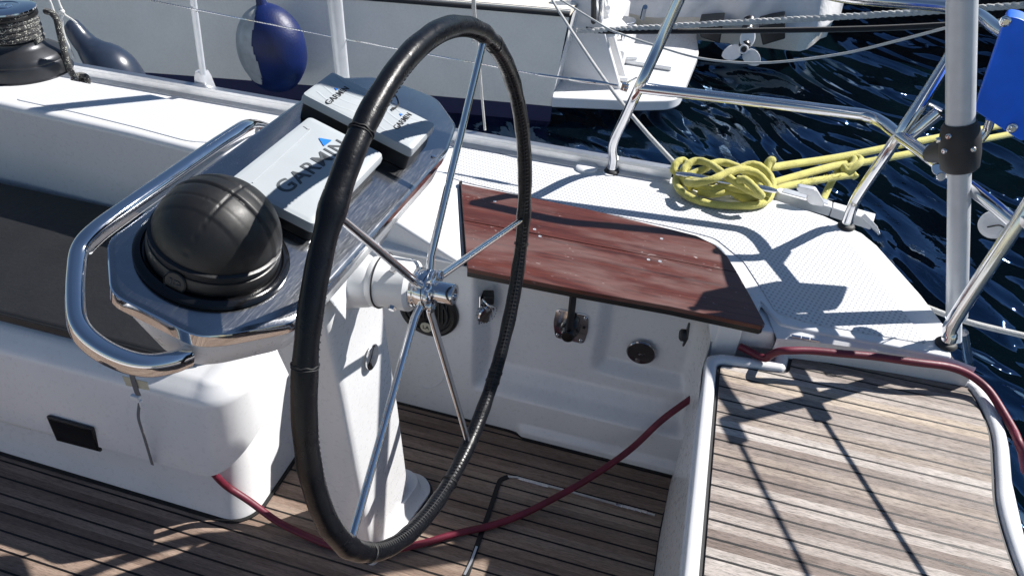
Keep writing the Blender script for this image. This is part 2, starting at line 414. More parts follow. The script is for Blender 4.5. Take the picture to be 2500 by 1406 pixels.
MB().tube([p + Vector((0, 0, .002)) for p in slot2], 0, prof=[(-.003, -.003), (.003, -.003), (.003, .003), (-.003, .003)], up=(0, 0, 1)).build('hatch_trim', 'aluminium', yacht)
for (a, b) in (((1266, 1168), (1338, 1188)), ((1502, 1231), (1580, 1251))):
    A = az(*a, .002); B = az(*b, .002); hb = MB()
    for k in range(5):
        c = A.lerp(B, (k + .5) / 5); hb.box(c, ((B - A).length / 5 * .93, .009, .005), B - A, Vector((0, 0, 1)).cross(B - A))
    hb.build('hatch_hinge', 'steel_tube', yacht, bevel=.0008)
# aft sweep of floor edge (sealed margin)
mar = [(.53, .54), (.548, .53), (.506, .345), (.503, .29), (.503, .1), (.503, -.3)]
MB().tube([Vector((x, y, .001)) for x, y in mar], 0, prof=[(-.004, -.003), (.004, -.003), (.004, .002), (-.004, .002)], up=(0, 0, 1)).build('floor_caulk', 'slot_black', yacht)

# ---- moulded locker wall under the mahogany seat: a height field Y = f(X, Z)
def wallY(X, Z):
    # base plane, leaning a touch
    y = .500 + .03 * sstep(.12, .0, Z) * 0
    inx = sstep(-.112, -.078, X) * (1 - sstep(.492, .525, X)); inz = sstep(.135, .165, Z)
    dep = .062 * inx * inz
    ledge = inx * sstep(.135, .215, Z)
    y += .034 * inx * inz + .040 * ledge
    r2 = sstep(.215, .262, X) * sstep(.240, .285, Z) * (1 - sstep(.47, .51, X))
    y += .038 * r2
    y += .006 * sstep(-.01, .05, X) * (1 - sstep(.03, .06, Z)) * 0
    y -= .016 * (1 - sstep(.02, .05, Z)) * sstep(.03, .06, X)        # low rounded step at the foot
    y += .014 * sstep(.1, 0, Z) * 0
    return y
g = MB(); g.grid(lambda u, v: (u, wallY(u, v) + (.012 if u < -.3 else 0) * 0, v), 190, 130, -.62, .58, 0, .578)
g.build('locker_wall', 'gelcoat', yacht, ang=80)
# sealed line where wall meets floor
MB().tube([Vector((x, .4965 - .016 * sstep(.03, .06, x), .001)) for x in [-.62 + k * .03 for k in range(40)]], 0, prof=[(-.004, -.002), (.004, -.002), (.004, .003), (-.004, .003)], up=(0, 0, 1)).build('floor_caulk', 'slot_black', yacht)
# faint round moulding on wall, forward of recess
mo = [Vector((-.262 + .075 * math.cos(t) * (1.0), .4985, .215 + .12 * math.sin(t))) for t in [math.radians(a) for a in range(-100, 60, 8)]]
MB().tube(mo, .0022, 6).build('wall_moulding', 'gelcoat_aged', yacht)

# ---- aft helm seat block with rim and teak
ZT = .505
def T(p): k = (CAMP.z - ZT) / (CAMP.z - .42); return (CAMP.x + (p[0] - CAMP.x) * k, CAMP.y + (p[1] - CAMP.y) * k)
rim_o = [(.513, -1.6), (.513, -.11), (.512, .342), (.521, .558), (.534, .574), (.70, .585), (.735, .622), (.90, .680), (1.175, .690), (1.222, .655), (1.240, .52), (1.218, .37), (1.204, .20), (1.204, .09), (1.245, -.1), (1.27, -.5), (1.27, -1.6)]
right_edge = smoothp([(1.178, .656, 0), (1.192, .60, 0), (1.199, .50, 0), (1.178, .37, 0), (1.162, .28, 0), (1.158, .19, 0), (1.164, .08, 0), (1.19, -.06, 0), (1.215, -.3, 0), (1.22, -.6, 0), (1.22, -1.6, 0)], 5)
tk_o = [tuple(q)[:2] for q in rpoly([(.549, -1.6), (.5495, -.10), (.549, .531), (.690, .550), (.722, .556), (.734, .630), (.90, .654), (1.178, .662)], [0, 0, .02, .0, .02, .012, 0, 0], 5)][:-1] + [tuple(q)[:2] for q in right_edge]
rim_o = [T(p) for p in rim_o]; tk_o = [T(p) for p in tk_o]
b = MB(); b.slab(rim_o, -.2, ZT - .010); b.build('aft_seat_base', 'gelcoat', yacht, bevel=.008, ang=30)
def offs(poly, d):
    out = []; N = len(poly)
    for i in range(N):
        p = Vector(poly[i]); a = Vector(poly[max(0, i - 1)]); c = Vector(poly[min(N - 1, i + 1)]); t = (c - a).normalized(); out.append(p + Vector((t.y, -t.x)) * d)
    return out
# raised rim swept along the teak outline
path = [Vector((p[0], p[1], 0)) for p in offs(tk_o, -.017)]
prof = [(-.013, -.01), (.014, -.01), (.0155, .003), (.010, .009), (.003, .011), (-.008, .010), (-.013, .004)]
path = [Vector((p.x, p.y, ZT - .005)) for p in path]
MB().tube(path, 0, prof=prof, up=(0, 0, 1)).build('seat_rim', 'gelcoat', yacht, ang=60)
mk = MB().slab(tk_o, .44, ZT - .0065); mk.build('seat_caulk', 'rubber', yacht)
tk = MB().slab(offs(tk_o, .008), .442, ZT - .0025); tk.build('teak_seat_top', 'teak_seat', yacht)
# aft bulkhead (face toward bow) between wall and seat
bh = MB(); bh.add([(.552, .56, 0), (.506, .345, 0), (.503, .1, 0), (.503, -1.6, 0), (.503, .505, .49), (.503, .342, .49), (.503, .1, .49), (.503, -1.6, .49)], [(0, 1, 5, 4), (1, 2, 6, 5), (2, 3, 7, 6)])
bh.build('aft_bulkhead', 'gelcoat', yacht, ang=20)
# recessed right end of locker, rising from seat to deck
cn = MB(); cn.add([(.556, .50, 0), (.520, .56, ZT), (.495, .50, .565), (.52, .60, .565), (.66, .60, .565), (.70, .60, ZT), (.56, .60, .0), (.655, .515, .565), (.672, .520, ZT), (.514, .50, ZT)],
                  [(0, 9, 2, 3, 1), (9, 8, 7, 2), (9, 1, 5, 8), (8, 5, 4, 7), (2, 7, 4, 3)])
cn.build('locker_corner', 'gelcoat', yacht, ang=20, bevel=.006)

# ---- side deck (flat), coaming, helm panel
dl = [az(2325, 872, ZD), az(2150, 838, ZD), az(1985, 808, ZD), az(1905, 790, ZD), az(1872, 757, ZD)]
deck = [(-4.5, YT + .02), (-1.5, YT + .035), (.30, YT + .03), (.66, 1.165), (.80, 1.12), (.905, 1.055), (.94, 1.0), (1.026, .785), (1.068, .65)] + [(p.x, p.y) for p in dl] + [(.62, .60), (.60, .512), (-.13, .505), (-.62, .505), (-.62, .60), (-4.5, .60)]
MB().slab(deck, ZD - .014, ZD).build('side_deck', 'gelcoat', yacht, bevel=.008, ang=30)
ll_ = [az(2383, 897, .562), az(2200, 866, .562), az(2050, 843, .562), az(1950, 830, .562), az(1896, 826, .562)]
lip = MB(); lu = [p + Vector((0, .004, -.006)) for p in dl]; lb = [Vector((p.x, p.y + .004, .44)) for p in ll_]
md_ = [p + Vector((0, -.002, -.008)) for p in ll_]
for A_, B_ in ((lu, ll_), (ll_, md_), (md_, lb)): lip.add(A_ + B_, [(i, i + 1, 6 + i, 5 + i) for i in range(4)])
lip.build('deck_lip', 'gelcoat', yacht, ang=50)
# port side, plain continuation behind the photographer
MB().slab([(-4.5, -2.2), (1.0, -2.2), (1.1, -2.5), (.66, -2.9), (-1.5, -2.95), (-4.5, -2.95)], -.1, ZD).build('side_deck', 'gelcoat', yacht, bevel=.01)

MB().slab([(.55, .535), (.68, .545), (.70, .70), (.58, .70)], .40, ZD - .020).build('deck_riser', 'gelcoat', yacht, bevel=.006)
# nonskid sheets
def sheet(name, pix, z, mat, th=.0025, r=.02, bev=.001):
    poly = rpoly([tuple(az(u, v, z))[:2] for u, v in pix], r)
    return MB().slab(poly, z - .002, z + th).build(name, mat, yacht, bevel=bev, seg=1)
sheet('nonskid_panel', [(1092, 432), (1112, 352), (1165, 362), (1400, 428), (1470, 432), (1640, 480), (1750, 505), (1905, 512), (2010, 540), (2062, 582), (2268, 842), (1985, 792), (1895, 765), (1868, 722), (1815, 640), (1745, 583), (1640, 556), (1400, 506), (1135, 447)], ZD, 'nonskid_dots')
MB().slab([(-.292, .90), (-.286, .912), (-.130, .508), (-.139, .502)], ZD - .002, ZD + .010).build('panel_gap_seal', 'slot_black', yacht)

# coaming forward (seat back)
ci = [(-4.5, .64), (-2.2, .60), (-1.617, .585), (-1.148, .561), (-.9, .538), (-.66, .528)]
co = [(-4.5, .86), (-2.2, .84), (-1.50, .815), (-1.30, .811), (-1.15, .795), (-.874, .774), (-.66, .76)]
zc = .75
cm = MB()
poly = [Vector((x, y)) for x, y in ci] + [Vector((x, y)) for x, y in reversed(co)]
cm.prism([(p.x, p.y - .0 * 1, .40) for p in poly], [(p.x, p.y, zc) for p in poly])
cm.build('coaming', 'gelcoat', yacht, bevel=.018, seg=4, ang=30)
# coaming falls away to the helm seat
ct = MB()
A = [(-.665, .528, zc - .004), (-.665, .76, zc - .004), (-.36, .70, ZD + .03), (-.17, .62, ZD + .004), (-.13, .505, ZD + .004), (-.30, .515, ZD + .02)]
ct.add([(-.665, .528, .42), (-.665, .76, .42), (-.40, .82, .42), (-.285, .88, .42), (-.138, .502, .42), (-.36, .502, .42),
        (-.665, .528, .746), (-.665, .76, .746), (-.42, .82, .62), (-.285, .88, .583), (-.140, .502, .583), (-.40, .56, .66)],
       [(0, 1, 2, 3, 4, 5), (6, 7, 8, 9, 10, 11), (5, 4, 10, 11), (0, 5, 11, 6), (1, 2, 8, 7), (2, 3, 9, 8), (3, 4, 10, 9), (0, 1, 7, 6)])
ct.build('coaming_end', 'gelcoat', yacht, bevel=.01, ang=25)
sheet('nonskid_panel', [(31, 243), (218, 208), (348, 228), (444, 251), (632, 296), (560, 352), (460, 347), (330, 312), (180, 275)], zc, 'nonskid_lines', r=.03)

# ---- forward seat with cushion
zs = .43
def rr_plan(x1, y0, rad, x0=-4.4, y1=.60, n=10):
    pts = [(x0, y0)]
    pts += [(x1 - rad + rad * math.sin(t), y0 + rad - rad * math.cos(t)) for t in [math.pi / 2 * k / n for k in range(n + 1)]]
    pts += [(x1, y1), (x0, y1)]
    return pts
sb = MB(); lv = [(0, -.545, -.038, .075), (.02, -.548, -.032, .075), (.06, -.556, -.016, .075), (.12, -.566, -.002, .07), (.20, -.572, .008, .06), (zs - .07, -.575, .012, .05), (zs - .05, -.58, .02, .05)]
rings = [[(x, y, z) for x, y in rr_plan(x1, y0, rd)] for z, x1, y0, rd in lv]
def loft(mb, rings, cap=True):
    n = len(rings[0]); base = [v for r in rings for v in r]; f = [(i * n + k, i * n + (k + 1) % n, (i + 1) * n + (k + 1) % n, (i + 1) * n + k) for i in range(len(rings) - 1) for k in range(n)]
    if cap: f += [tuple(range(n))[::-1], tuple((len(rings) - 1) * n + k for k in range(n))]
    return mb.add(base, f)
loft(sb, rings); sb.build('seat_plinth', 'gelcoat', yacht, ang=50)
# upper bulging body with overhanging lower lip that rises toward the aft end
ub = MB(); rad = .125
def ubp(u, v):
    # u along the front then round the corner, v from lower lip to top
    L1 = 3.8; arc = rad * math.pi / 2; tot = L1 + arc + .34; s_ = u * tot
    if s_ < L1: x = -.515 - rad - L1 + s_; y = -.045; nx, ny = 0, -1; k = 0
    elif s_ < L1 + arc: t = (s_ - L1) / rad; x = -.515 - rad + rad * math.sin(t); y = -.045 + rad - rad * math.cos(t); nx, ny = math.sin(t), -math.cos(t); k = t / (math.pi / 2)
    else: x = -.515; y = -.045 + rad + (s_ - L1 - arc) * 1.45; nx, ny = 1, 0; k = 1 + (s_ - L1 - arc) / .34
    z0 = .148 + .022 * sstep(-1.3, -.8, x) + .13 * sstep(.0, 1.15, k) + .10 * max(0, min(1, (k - 1) / .8))
    z1 = zs + .012
    z = z0 + (z1 - z0) * v
    ins = .055 * (v ** 1.4) * (1 - .75 * min(k, 1)) + .03 * max(0, v - .85) / .15 * 1.2
    if v < .04: ins += .010 * (1 - v / .04)
    return (x - nx * ins, y - ny * ins, z)
us = [0, .3, .5, .6, .7, .75, .78] + [.78 + .22 * k / 60 for k in range(1, 61)]
vs_ = [0, .02, .04, .08] + [.08 + .92 * k / 22 for k in range(1, 23)]
vv = [ubp(a, c) for c in vs_ for a in us]; N = len(us)
ff = [(j * N + i, j * N + i + 1, (j + 1) * N + i + 1, (j + 1) * N + i) for j in range(len(vs_) - 1) for i in range(N - 1)]
# top cap: inner strip
k0 = (len(vs_) - 1) * N
vv += [(vv[k0 + i][0], .56, zs + .014) if i < N - 1 else (vv[k0 + i][0], .56, zs + .014) for i in range(N)]
ff += [(k0 + i, k0 + i + 1, k0 + N + i + 1, k0 + N + i) for i in range(N - 1)]
ub.add(vv, ff); ub.build('seat_front', 'gelcoat', yacht, ang=45)

MB().tube([Vector((x, y, .001)) for x, y in rr_plan(-.540, -.042, .078)[:-1]], 0, prof=[(-.005, -.002), (.005, -.002), (.005, .003), (-.005, .003)], up=(0, 0, 1)).build('floor_caulk', 'slot_black', yacht)

# ---- toe rail
tr = MB(); X0, X1 = -4.5, .33
prof = [(0, 0), (-.034, 0), (-.034, .004), (-.008, .006), (-.006, .028), (-.016, .034), (-.014, .043), (.004, .047), (.010, .040), (.004, .030), (.003, 0)]
path = [Vector((X0 + (X1 - X0) * k / 30, 1.178, ZD)) for k in range(31)]
tr.tube(path, 0, prof=[(-a, b) for a, b in prof], up=(0, 0, 1)); tr.build('toe_rail', 'aluminium', yacht, ang=30)
# moulded gunwale caps aft of the rail
for pix, zz in ((((1885, 462), (1900, 480), (2028, 515), (2030, 500), (1960, 480)), ZD), (((2032, 501), (2030, 516), (2130, 548), (2135, 530)), ZD)):
    MB().slab([tuple(az(u, v, zz))[:2] for u, v in pix], zz - .02, zz + .012).build('gunwale_cap', 'gelcoat', yacht, bevel=.003)
MB().prism([az(2110, 540, ZD - .01), az(2145, 575, ZD - .01), az(2138, 560, ZD - .01), az(2118, 532, ZD - .01)], [az(2100, 530, ZD + .02), az(2150, 572, ZD + .02), az(2142, 552, ZD + .03), az(2112, 520, ZD + .03)]).build('gunwale_cap', 'gelcoat', yacht, bevel=.002)
# deck hinge and small round filler plate by the rail
A = az(1932, 820, .568); B = az(2000, 832, .568)
MB().tube([A, A.lerp(B, .33)], .0045).tube([A.lerp(B, .36), A.lerp(B, .64)], .0045).tube([A.lerp(B, .67), B], .0045).build('deck_hinge', 'steel_tube', yacht)
c = az(1432, 412, ZD); MB().lathe([(.036, 0), (.036, .008), (.030, .012), (0, .013)], c).build('filler_plate', 'white_plastic', yacht)
MB().lathe([(.019, 0), (.019, .004), (.0, .006)], az(1487, 424, ZD)).build('filler_plate', 'white_plastic', yacht)
# vent plate on seat front
o_ = (0, -.003, 0)
P = [ay(118, 1011, -.037), ay(230, 1042, -.037), ay(251, 1098, -.037), ay(143, 1070, -.037)]
MB().ext(P, (0, -.008, 0)).build('vent_plate', 'black_plastic', yacht, bevel=.002)
c4 = sum(P, Vector()) / 4
MB().ext([c4 + (q - c4) * Vector((.93, 1, .90)).x for q in P], (0, -.0095, 0)).build('vent_grille', 'black_gloss', yacht, bevel=.001)

# ================================================================== STEERING WHEEL
W = Vector((0, 0, .89)); toe, rake = .0481, -.0629
e3 = Vector((-math.cos(toe) * math.cos(rake), math.sin(toe) * math.cos(rake), math.sin(rake))); e1 = Vector((math.sin(toe), math.cos(toe), 0)); e2 = e3.cross(e1)
if e2.z < 0: e2 = -e2
def wp(r, a, d=0): return W + e1 * (r * math.cos(a)) + e2 * (r * math.sin(a)) + e3 * d
RW, RT, DISH, PH = .45, .0158, .043, 1.0487
wheel = thing('helm', W, 'large black leather covered steering wheel with five polished spokes', 'steering wheel')
NS = 260; pts = []; rr = []
joints = [math.radians(x) for x in (-63, -20, 53, 118, 156, 215, 262, 300)]
for k in range(NS):
    a = 2 * math.pi * k / NS; pts.append(wp(RW, a))
    wob = .0005 * math.sin(a * 9 + 1) + .0004 * math.sin(a * 23) + .0004 * math.sin(a * 41 + 2)
    sw = 0
    for i in range(5):
        da = (a - (PH - i * 2 * math.pi / 5) + math.pi) % (2 * math.pi) - math.pi; sw += .0018 * math.exp(-(da / .035) ** 2)
    rr.append(RT + wob + sw)
MB().tube(pts, rr, 28, closed=True).build('leather_rim', 'leather', wheel, ang=60)
st = MB()
def rimpt(a, phi, r): # phi 0 = toward hub
    c = wp(RW, a); rad_ = (c - W).normalized(); return c + (-rad_ * math.cos(phi) + (-e3) * math.sin(phi)) * r
ns = 300
for k in range(ns):
    a = 2 * math.pi * k / ns
    d = min(abs((a - (PH - i * 2 * math.pi / 5) + math.pi) % (2 * math.pi) - math.pi) for i in range(5))
    if d < .03: continue
    p = [rimpt(a + .0035 * math.sin(q * 1.6), .35 + q, RT + .0002 + (.0006 * math.cos(q * 2.2))) for q in (-.52, -.3, -.1, .1, .3, .52)]
    st.tube(p, [.0004, .0009, .0011, .0011, .0009, .0004], 5)
st.tube([rimpt(2 * math.pi * k / 240, .35, RT + .0002) for k in range(240)], .0012, 6, closed=True)
for a in joints:
    st.tube([rimpt(a + .002 * math.sin(q * 7), q, RT + .0006) for q in [2 * math.pi * k / 40 for k in range(40)]], .0011, 5, closed=True)
    st.tube([rimpt(a + .008 + .001 * math.sin(q * 5), q, RT + .0003) for q in [2 * math.pi * k / 40 for k in range(40)]], .0009, 5, closed=True)
st.build('stitching', 'thread', wheel)
for i in range(5):
    a = PH - i * 2 * math.pi / 5
    s_ = MB().tube([wp(.022, a, DISH - .004), wp(.06, a, DISH - .002), wp(RW - .01, a, .0)], [.0085, .0072, .0062], 20)
    s_.build('spoke', 'chrome', wheel)
hb = MB(); ax_ = -e3; HB = W + e3 * DISH
hb.lathe([(.020, -.030), (.036, -.028), (.038, -.024), (.038, -.012), (.036, -.010), (.036, -.008), (.038, -.006), (.038, .010), (.036, .013), (.026, .014), (.024, .0145)], HB, ax_, 48)
hb.build('hub', 'chrome', wheel, ang=35)
fl_ = MB()
for i in range(5):
    a = PH - (i + .5) * 2 * math.pi / 5; c = HB - e3 * .016 + (e1 * math.cos(a) + e2 * math.sin(a)) * .027
    fl_.lathe([(.013, -.004), (.0145, -.002), (.0145, .003), (.013, .0045), (.008, .0045), (.0075, .0015), (0, .0015)], c, ax_, 24)
fl_.lathe([(.026, -.004), (.026, .003), (.024, .0045), (0, .0045)], HB - e3 * .016, ax_, 40)
fl_.build('hub_flange', 'chrome', wheel, ang=35)
MB().lathe([(.0195, .004), (.0195, .040), (.018, .0435), (.011, .0435), (.010, .035), (0, .035)], HB - e3 * .014, ax_, 40).build('hub_nut', 'chrome', wheel, ang=35)

# ================================================================== PEDESTAL
ped = thing('steering_pedestal', (-.25, .06, 0), 'white moulded pedestal standing on the teak under the instrument pod', 'pedestal')
pb = MB(); L = []
for z, xa, yl, yr, dep, ch in ((0, -.180, -.034, .180, .115, .02), (.12, -.182, -.042, .176, .115, .02), (.40, -.186, -.058, .158, .115, .02), (.62, -.190, -.068, .138, .12, .02), (.75, -.19, -.082, .125, .14, .02), (.85, -.185, -.10, .12, .17, .02), (.95, -.18, -.12, .12, .20, .02)):
    q = rpoly([(xa - dep, yl - .008), (xa - .008, yl - .008), (xa, yl + .004), (xa + .006, yr - .012), (xa - .015, yr), (xa - dep, yr)], [.03, .008, .008, .012, .012, .03], 3)
    L.append([(p[0], p[1], z) for p in q])
loft(pb, L); pb.build('pedestal_column', 'gelcoat', ped, ang=40)
pl = MB(); q0 = rpoly([(-.26, -.012), (-.190, -.012), (-.165, .0), (-.125, .212), (-.165, .250), (-.34, .235)], [.03, .03, .03, .05, .05, .03], 4)
q1 = rpoly([(-.25, -.008), (-.196, -.008), (-.176, .004), (-.146, .198), (-.18, .228), (-.33, .212)], [.03, .03, .03, .05, .05, .03], 4)
loft(pl, [[(p[0], p[1], 0.001) for p in q0], [(p[0], p[1], .018) for p in q0], [(p[0], p[1], .030) for p in q1], [(p[0] - .01, p[1], .055) for p in q1]])
pl.build('plinth', 'gelcoat', ped, ang=40)
q2 = [Vector((p[0], p[1], .003)) for p in q0]
MB().tube(q2, .0075, 8, closed=True).build('plinth_seal', 'rubber', ped)
c = ax(907, 871, -.181); MB().lathe([(.028, 0), (.028, .003), (.024, .005), (0, .006)], c, (1, 0, .03), 40).build('cover_disc', 'chrome', ped)
# shaft housing
hs = MB(); A0 = W + e3 * .06
hs.lathe([(.040, -.01), (.047, -.004), (.048, .05), (.050, .053), (.052, .060), (.050, .068), (.054, .075), (.060, .10), (.072, .135), (.10, .17), (.11, .22)], A0 + e3 * .012, e3, 48)
hs.build('shaft_housing', 'gelcoat_aged', ped, ang=40)
for t in (2.0, 3.6, 5.2, .4): MB().lathe([(.0075, 0), (.0075, .006), (.006, .008), (0, .008)], A0 + e3 * .03 + (e1 * math.cos(t) + e2 * math.sin(t)) * .046, (e1 * math.cos(t) + e2 * math.sin(t)), 6).build('housing_bolt', 'steel_tube', ped)
MB().tube([A0 + e3 * .066 + (e1 * math.cos(t) + e2 * math.sin(t)) * .051 for t in [2 * math.pi * k / 48 for k in range(48)]], .0016, 8, closed=True).build('housing_seal', 'rubber', ped)
# protective film hanging behind the shaft
fm = MB()
def film(u, v):
    a = Vector((-.19 - .05 * v, .36 - .02 * v, 1.02 - .02 * v)); b_ = Vector((-.16, -.13, .93))
    p0 = a.lerp(b_, u); d = (.055 + .07 * math.sin(math.pi * min(1, u * 1.05)) ** 1.2)
    return p0 + Vector((.022 * math.sin(u * 7) * v, .02 * v, -d * v))
fm.grid(film, 60, 12); fm.build('protective_film', 'film', ped, solid=.0012)

# ================================================================== INSTRUMENT POD
TP = math.radians(19); PN = Vector((math.sin(TP), 0, math.cos(TP))); PU = Vector((math.cos(TP), 0, -math.sin(TP))); PY = Vector((0, 1, 0))
P0 = CAMP + ray(530, 690).normalized() * 1.05
P0 = P0 - PY * P0.y
def pp(x, y, h=0): return P0 + PU * x + PY * y + PN * h
def pk(u, v, h=0):
    q = hit(u, v, P0 + PN * h, PN); r = q - P0; return (r.dot(PU), r.y)
pod = thing('instrument_pod', tuple(pp(0, 0)), 'brushed steel topped instrument pod mounted on the pedestal ahead of the wheel', 'instrument pod')
octo = [(-.150, -.332), (-.088, -.405), (.030, -.405), (.056, -.385), (.118, -.310), (.132, .245), (.112, .350), (.042, .414), (-.026, .400), (-.088, .375), (-.145, .290)]
def rp(poly, r, h): return [pp(x, y, h) for x, y in [tuple(q)[:2] for q in rpoly(poly, r, 4)]]
def inset(poly, d):
    c = Vector((-.01, 0)); out = []
    for x, y in poly: out.append((x - d * (1 if x > 0 else -1) * min(1, abs(x) / .08), y - d * (1 if y > 0 else -1) * min(1, abs(y) / .3)))
    return out
pl = MB(); loft(pl, [rp(inset(octo, .001), .018, -.016), rp(octo, .018, -.004), rp(inset(octo, .004), .018, -.0008), rp(inset(octo, .006), .018, 0)])
pl.build('steel_top', 'steel_plate', pod, ang=28)
def inset2(poly, d, e, g_): return [(x + (d if x < 0 else -e) * min(1, abs(x) / .10), y - g_ * (1 if y > 0 else -1) * min(1, abs(y) / .3)) for x, y in poly]
er = MB(); loft(er, [rp(octo, .018, -.026), rp([(x * 1.004, y * 1.003) for x, y in octo], .018, -.024), rp([(x * 1.004, y * 1.003) for x, y in octo], .018, -.005), rp(octo, .018, -.0035)])
er.build('steel_edge', 'chrome', pod, ang=28)
sh = MB()
loft(sh, [rp(inset2(octo, .11, .09, .16), .02, -.17), rp(inset2(octo, .09, .05, .07), .025, -.125), rp(inset2(octo, .075, .012, .020), .03, -.085), rp(inset2(octo, .066, .006, .008), .025, -.072), rp(inset2(octo, .008, .003, .004), .02, -.0262)])
sh.build('pod_body', 'gelcoat', pod, ang=35)
# far end visor that curves up
MB().lathe([(.004, 0), (.004, .003), (0, .0035)], pp(.118, .20, 0), PN, 12).build('screw', 'steel_tube', pod)
# chrome grab handle round the forward and near edges
hp = [(461, 868, -.05), (452, 872, -.05), (420, 884, -.05), (370, 892, -.05), (318, 885, -.05), (262, 862, -.05), (215, 828, -.048), (190, 790, -.045), (184, 735, -.04), (186, 670, -.035), (196, 615, -.03), (236, 568, -.020), (320, 506, -.014), (420, 436, -.012), (520, 366, -.012), (575, 330, -.013), (600, 316, -.018), (622, 314, -.034), (650, 322, -.055), (690, 340, -.07)]
hpts = []
for u, v, h in hp:
    x, y = pk(u, v, h); hpts.append(pp(x, y, h))
hpts = smoothp(hpts, 6)
def rrect(w_, h_, r, n=4):
    out = []
    for cx, cy, a0 in ((w_ / 2 - r, h_ / 2 - r, 0), (-w_ / 2 + r, h_ / 2 - r, 90), (-w_ / 2 + r, -h_ / 2 + r, 180), (w_ / 2 - r, -h_ / 2 + r, 270)):
        for k in range(n + 1): t = math.radians(a0 + 90 * k / n); out.append((cx + r * math.cos(t), cy + r * math.sin(t)))
    return out
MB().tube(hpts, 0, prof=rrect(.023, .031, .009), up=PN).build('grab_handle', 'chrome', pod, ang=50)

# ------------------------------------------------------------------ compass
cx, cy = pk(522, 628, .0)
cmp_ = thing('compass', tuple(pp(cx, cy)), 'black domed compass with a closed cover on the near end of the pod', 'compass')
def cl(r, h): return (r, h)
def kc(pr): return [(r * .925, h * .80) for r, h in pr]
MB().lathe(kc([(.106, .001), (.109, .004), (.109, .011), (.105, .015), (.099, .016), (.096, .012), (.094, .012), (.092, .018), (.086, .018)]), pp(cx, cy), PN, 64).build('flange', 'black_gloss', cmp_, ang=35)
MB().lathe(kc([(.092, .002), (.093, .034), (.091, .040), (.089, .041), (.089, .048), (.0915, .050), (.0915, .056), (.088, .058), (.05, .06)]), pp(cx, cy), PN, 64).build('compass_base', 'black_plastic', cmp_, ang=30)
# dome: sphere with raised hoods split along two great circles
dc = pp(cx, cy, .038); R_ = .0815
dm = MB(); axh = (PY * .93 + PU * .10 + PN * .0).normalized() # hinge axis across the pod
q1_ = PN; q2_ = axh.cross(PN).normalized(); axh = PN.cross(q2_).normalized() * -1
def domep(r, th, ph_): # ph_ around PN, th from top
    return dc + PN * (r * math.cos(th)) + (PU * math.cos(ph_) + PY * math.sin(ph_)) * (r * math.sin(th))
nu_, nv_ = 120, 60; vs = []
for j in range(nv_ + 1):
    th = math.radians(96) * j / nv_
    for i in range(nu_):
        ph_ = 2 * math.pi * i / nu_; d = (domep(1, th, ph_) - dc)
        al = math.degrees(math.atan2(d.dot(PU), d.dot(PN)))   # angle fore-aft of the crown, seen along Y
        be = math.degrees(math.asin(max(-1, min(1, d.dot(PY)))))
        r = R_ * .985
        r += R_ * .014 * sstep(-31.5, -29.5, be)
        r += R_ * .020 * sstep(17.0, 18.5, be) * (1 - sstep(44.0, 45.5, be)) * (1 if al > -200 else 0)
        r -= R_ * .035 * max(0, 1 - abs(be - 2) / 2.2)
        r += R_ * .020 * sstep(1, 2.5, be)
        r -= R_ * .016 * max(0, 1 - abs(be + 16) / 1.2) * (1 if al < 8 else .3)
        r -= R_ * .022 * max(0, 1 - abs(al - 8) / 1.6)
        vs.append(dc + d * r)
f = [(j * nu_ + i, j * nu_ + (i + 1) % nu_, (j + 1) * nu_ + (i + 1) % nu_, (j + 1) * nu_ + i) for j in range(nv_) for i in range(nu_)]
MB().add(vs, f).build('dome_cover', 'dome_plastic', cmp_, ang=60)
bx, by = pk(427, 672, .035); bpt = pp(cx, cy, .020) + (pp(bx, by) - pp(cx, cy)).normalized() * .085
bd = (pp(bx, by) - pp(cx, cy)).normalized()
MB().lathe([(.016, -.006), (.016, .003), (.0145, .0045), (.0135, .003), (0, .003)], bpt, bd + PN * .25, 40).build('badge', 'black_plastic', cmp_)
bx_ = PN.cross(bd).normalized(); bn = (bd + PN * .25).normalized(); by_ = bn.cross(bx_)
lg = MB()
for pts_ in (((-.010, .004), (-.006, .004), (-.006, -.004)), ((-.001, -.003), (-.001, .004), (.009, .004), (.010, .0), (.004, -.001))):
    lg.tube([bpt + bn * .0032 + bx_ * a * .8 + by_ * b for a, b in pts_], .0009, 6)
lg.build('badge_mark', 'letter_grey', cmp_)

# ------------------------------------------------------------------ chartplotter and displays with sun covers
def rect_from(pA, pB, pC, pD, h):
    """far-forward, far-aft, near-aft, near-forward pixels -> averaged rectangle in pod plane"""
    a, b, c, d = [pk(*p, h) for p in (pA, pB, pC, pD)]
    return ((a[0] + d[0]) / 2, (b[0] + c[0]) / 2, (c[1] + d[1]) / 2, (a[1] + b[1]) / 2)
x0, x1, y0, y1 = rect_from((757, 283), (947, 370), (757, 556), (560, 425), .042)
def cover(name, label, x0, x1, y0, y1, h0, h1, lip, rs, cham):
    loc = pp((x0 + x1) / 2, (y0 + y1) / 2, 0); t = thing(name, tuple(loc), label, 'instrument cover')
    mb = MB(); C_ = [(x0, y0), (x1, y0), (x1, y1), (x0, y1)]
    def rg(d, h): return [pp(x, y, h) for x, y in [tuple(q)[:2] for q in rpoly([(x0 + d, y0 + d), (x1 - d, y0 + d), (x1 - d, y1 - d), (x0 + d, y1 - d)], rs, 5)]]
    loft(mb, [rg(0, h0), rg(-.0005, h0 + (h1 - h0) * .45), rg(cham * .25, h1 - cham * .35), rg(cham, h1 - .0008), rg(cham + .002, h1)])
    mb.build('cover_shell', 'cover_grey', t, ang=35)
    return t
big = cover('chartplotter_cover', 'large pale grey sun cover beside the black compass dome', x0, x1, y0, y1, .022, .040, 0, .010, .007)
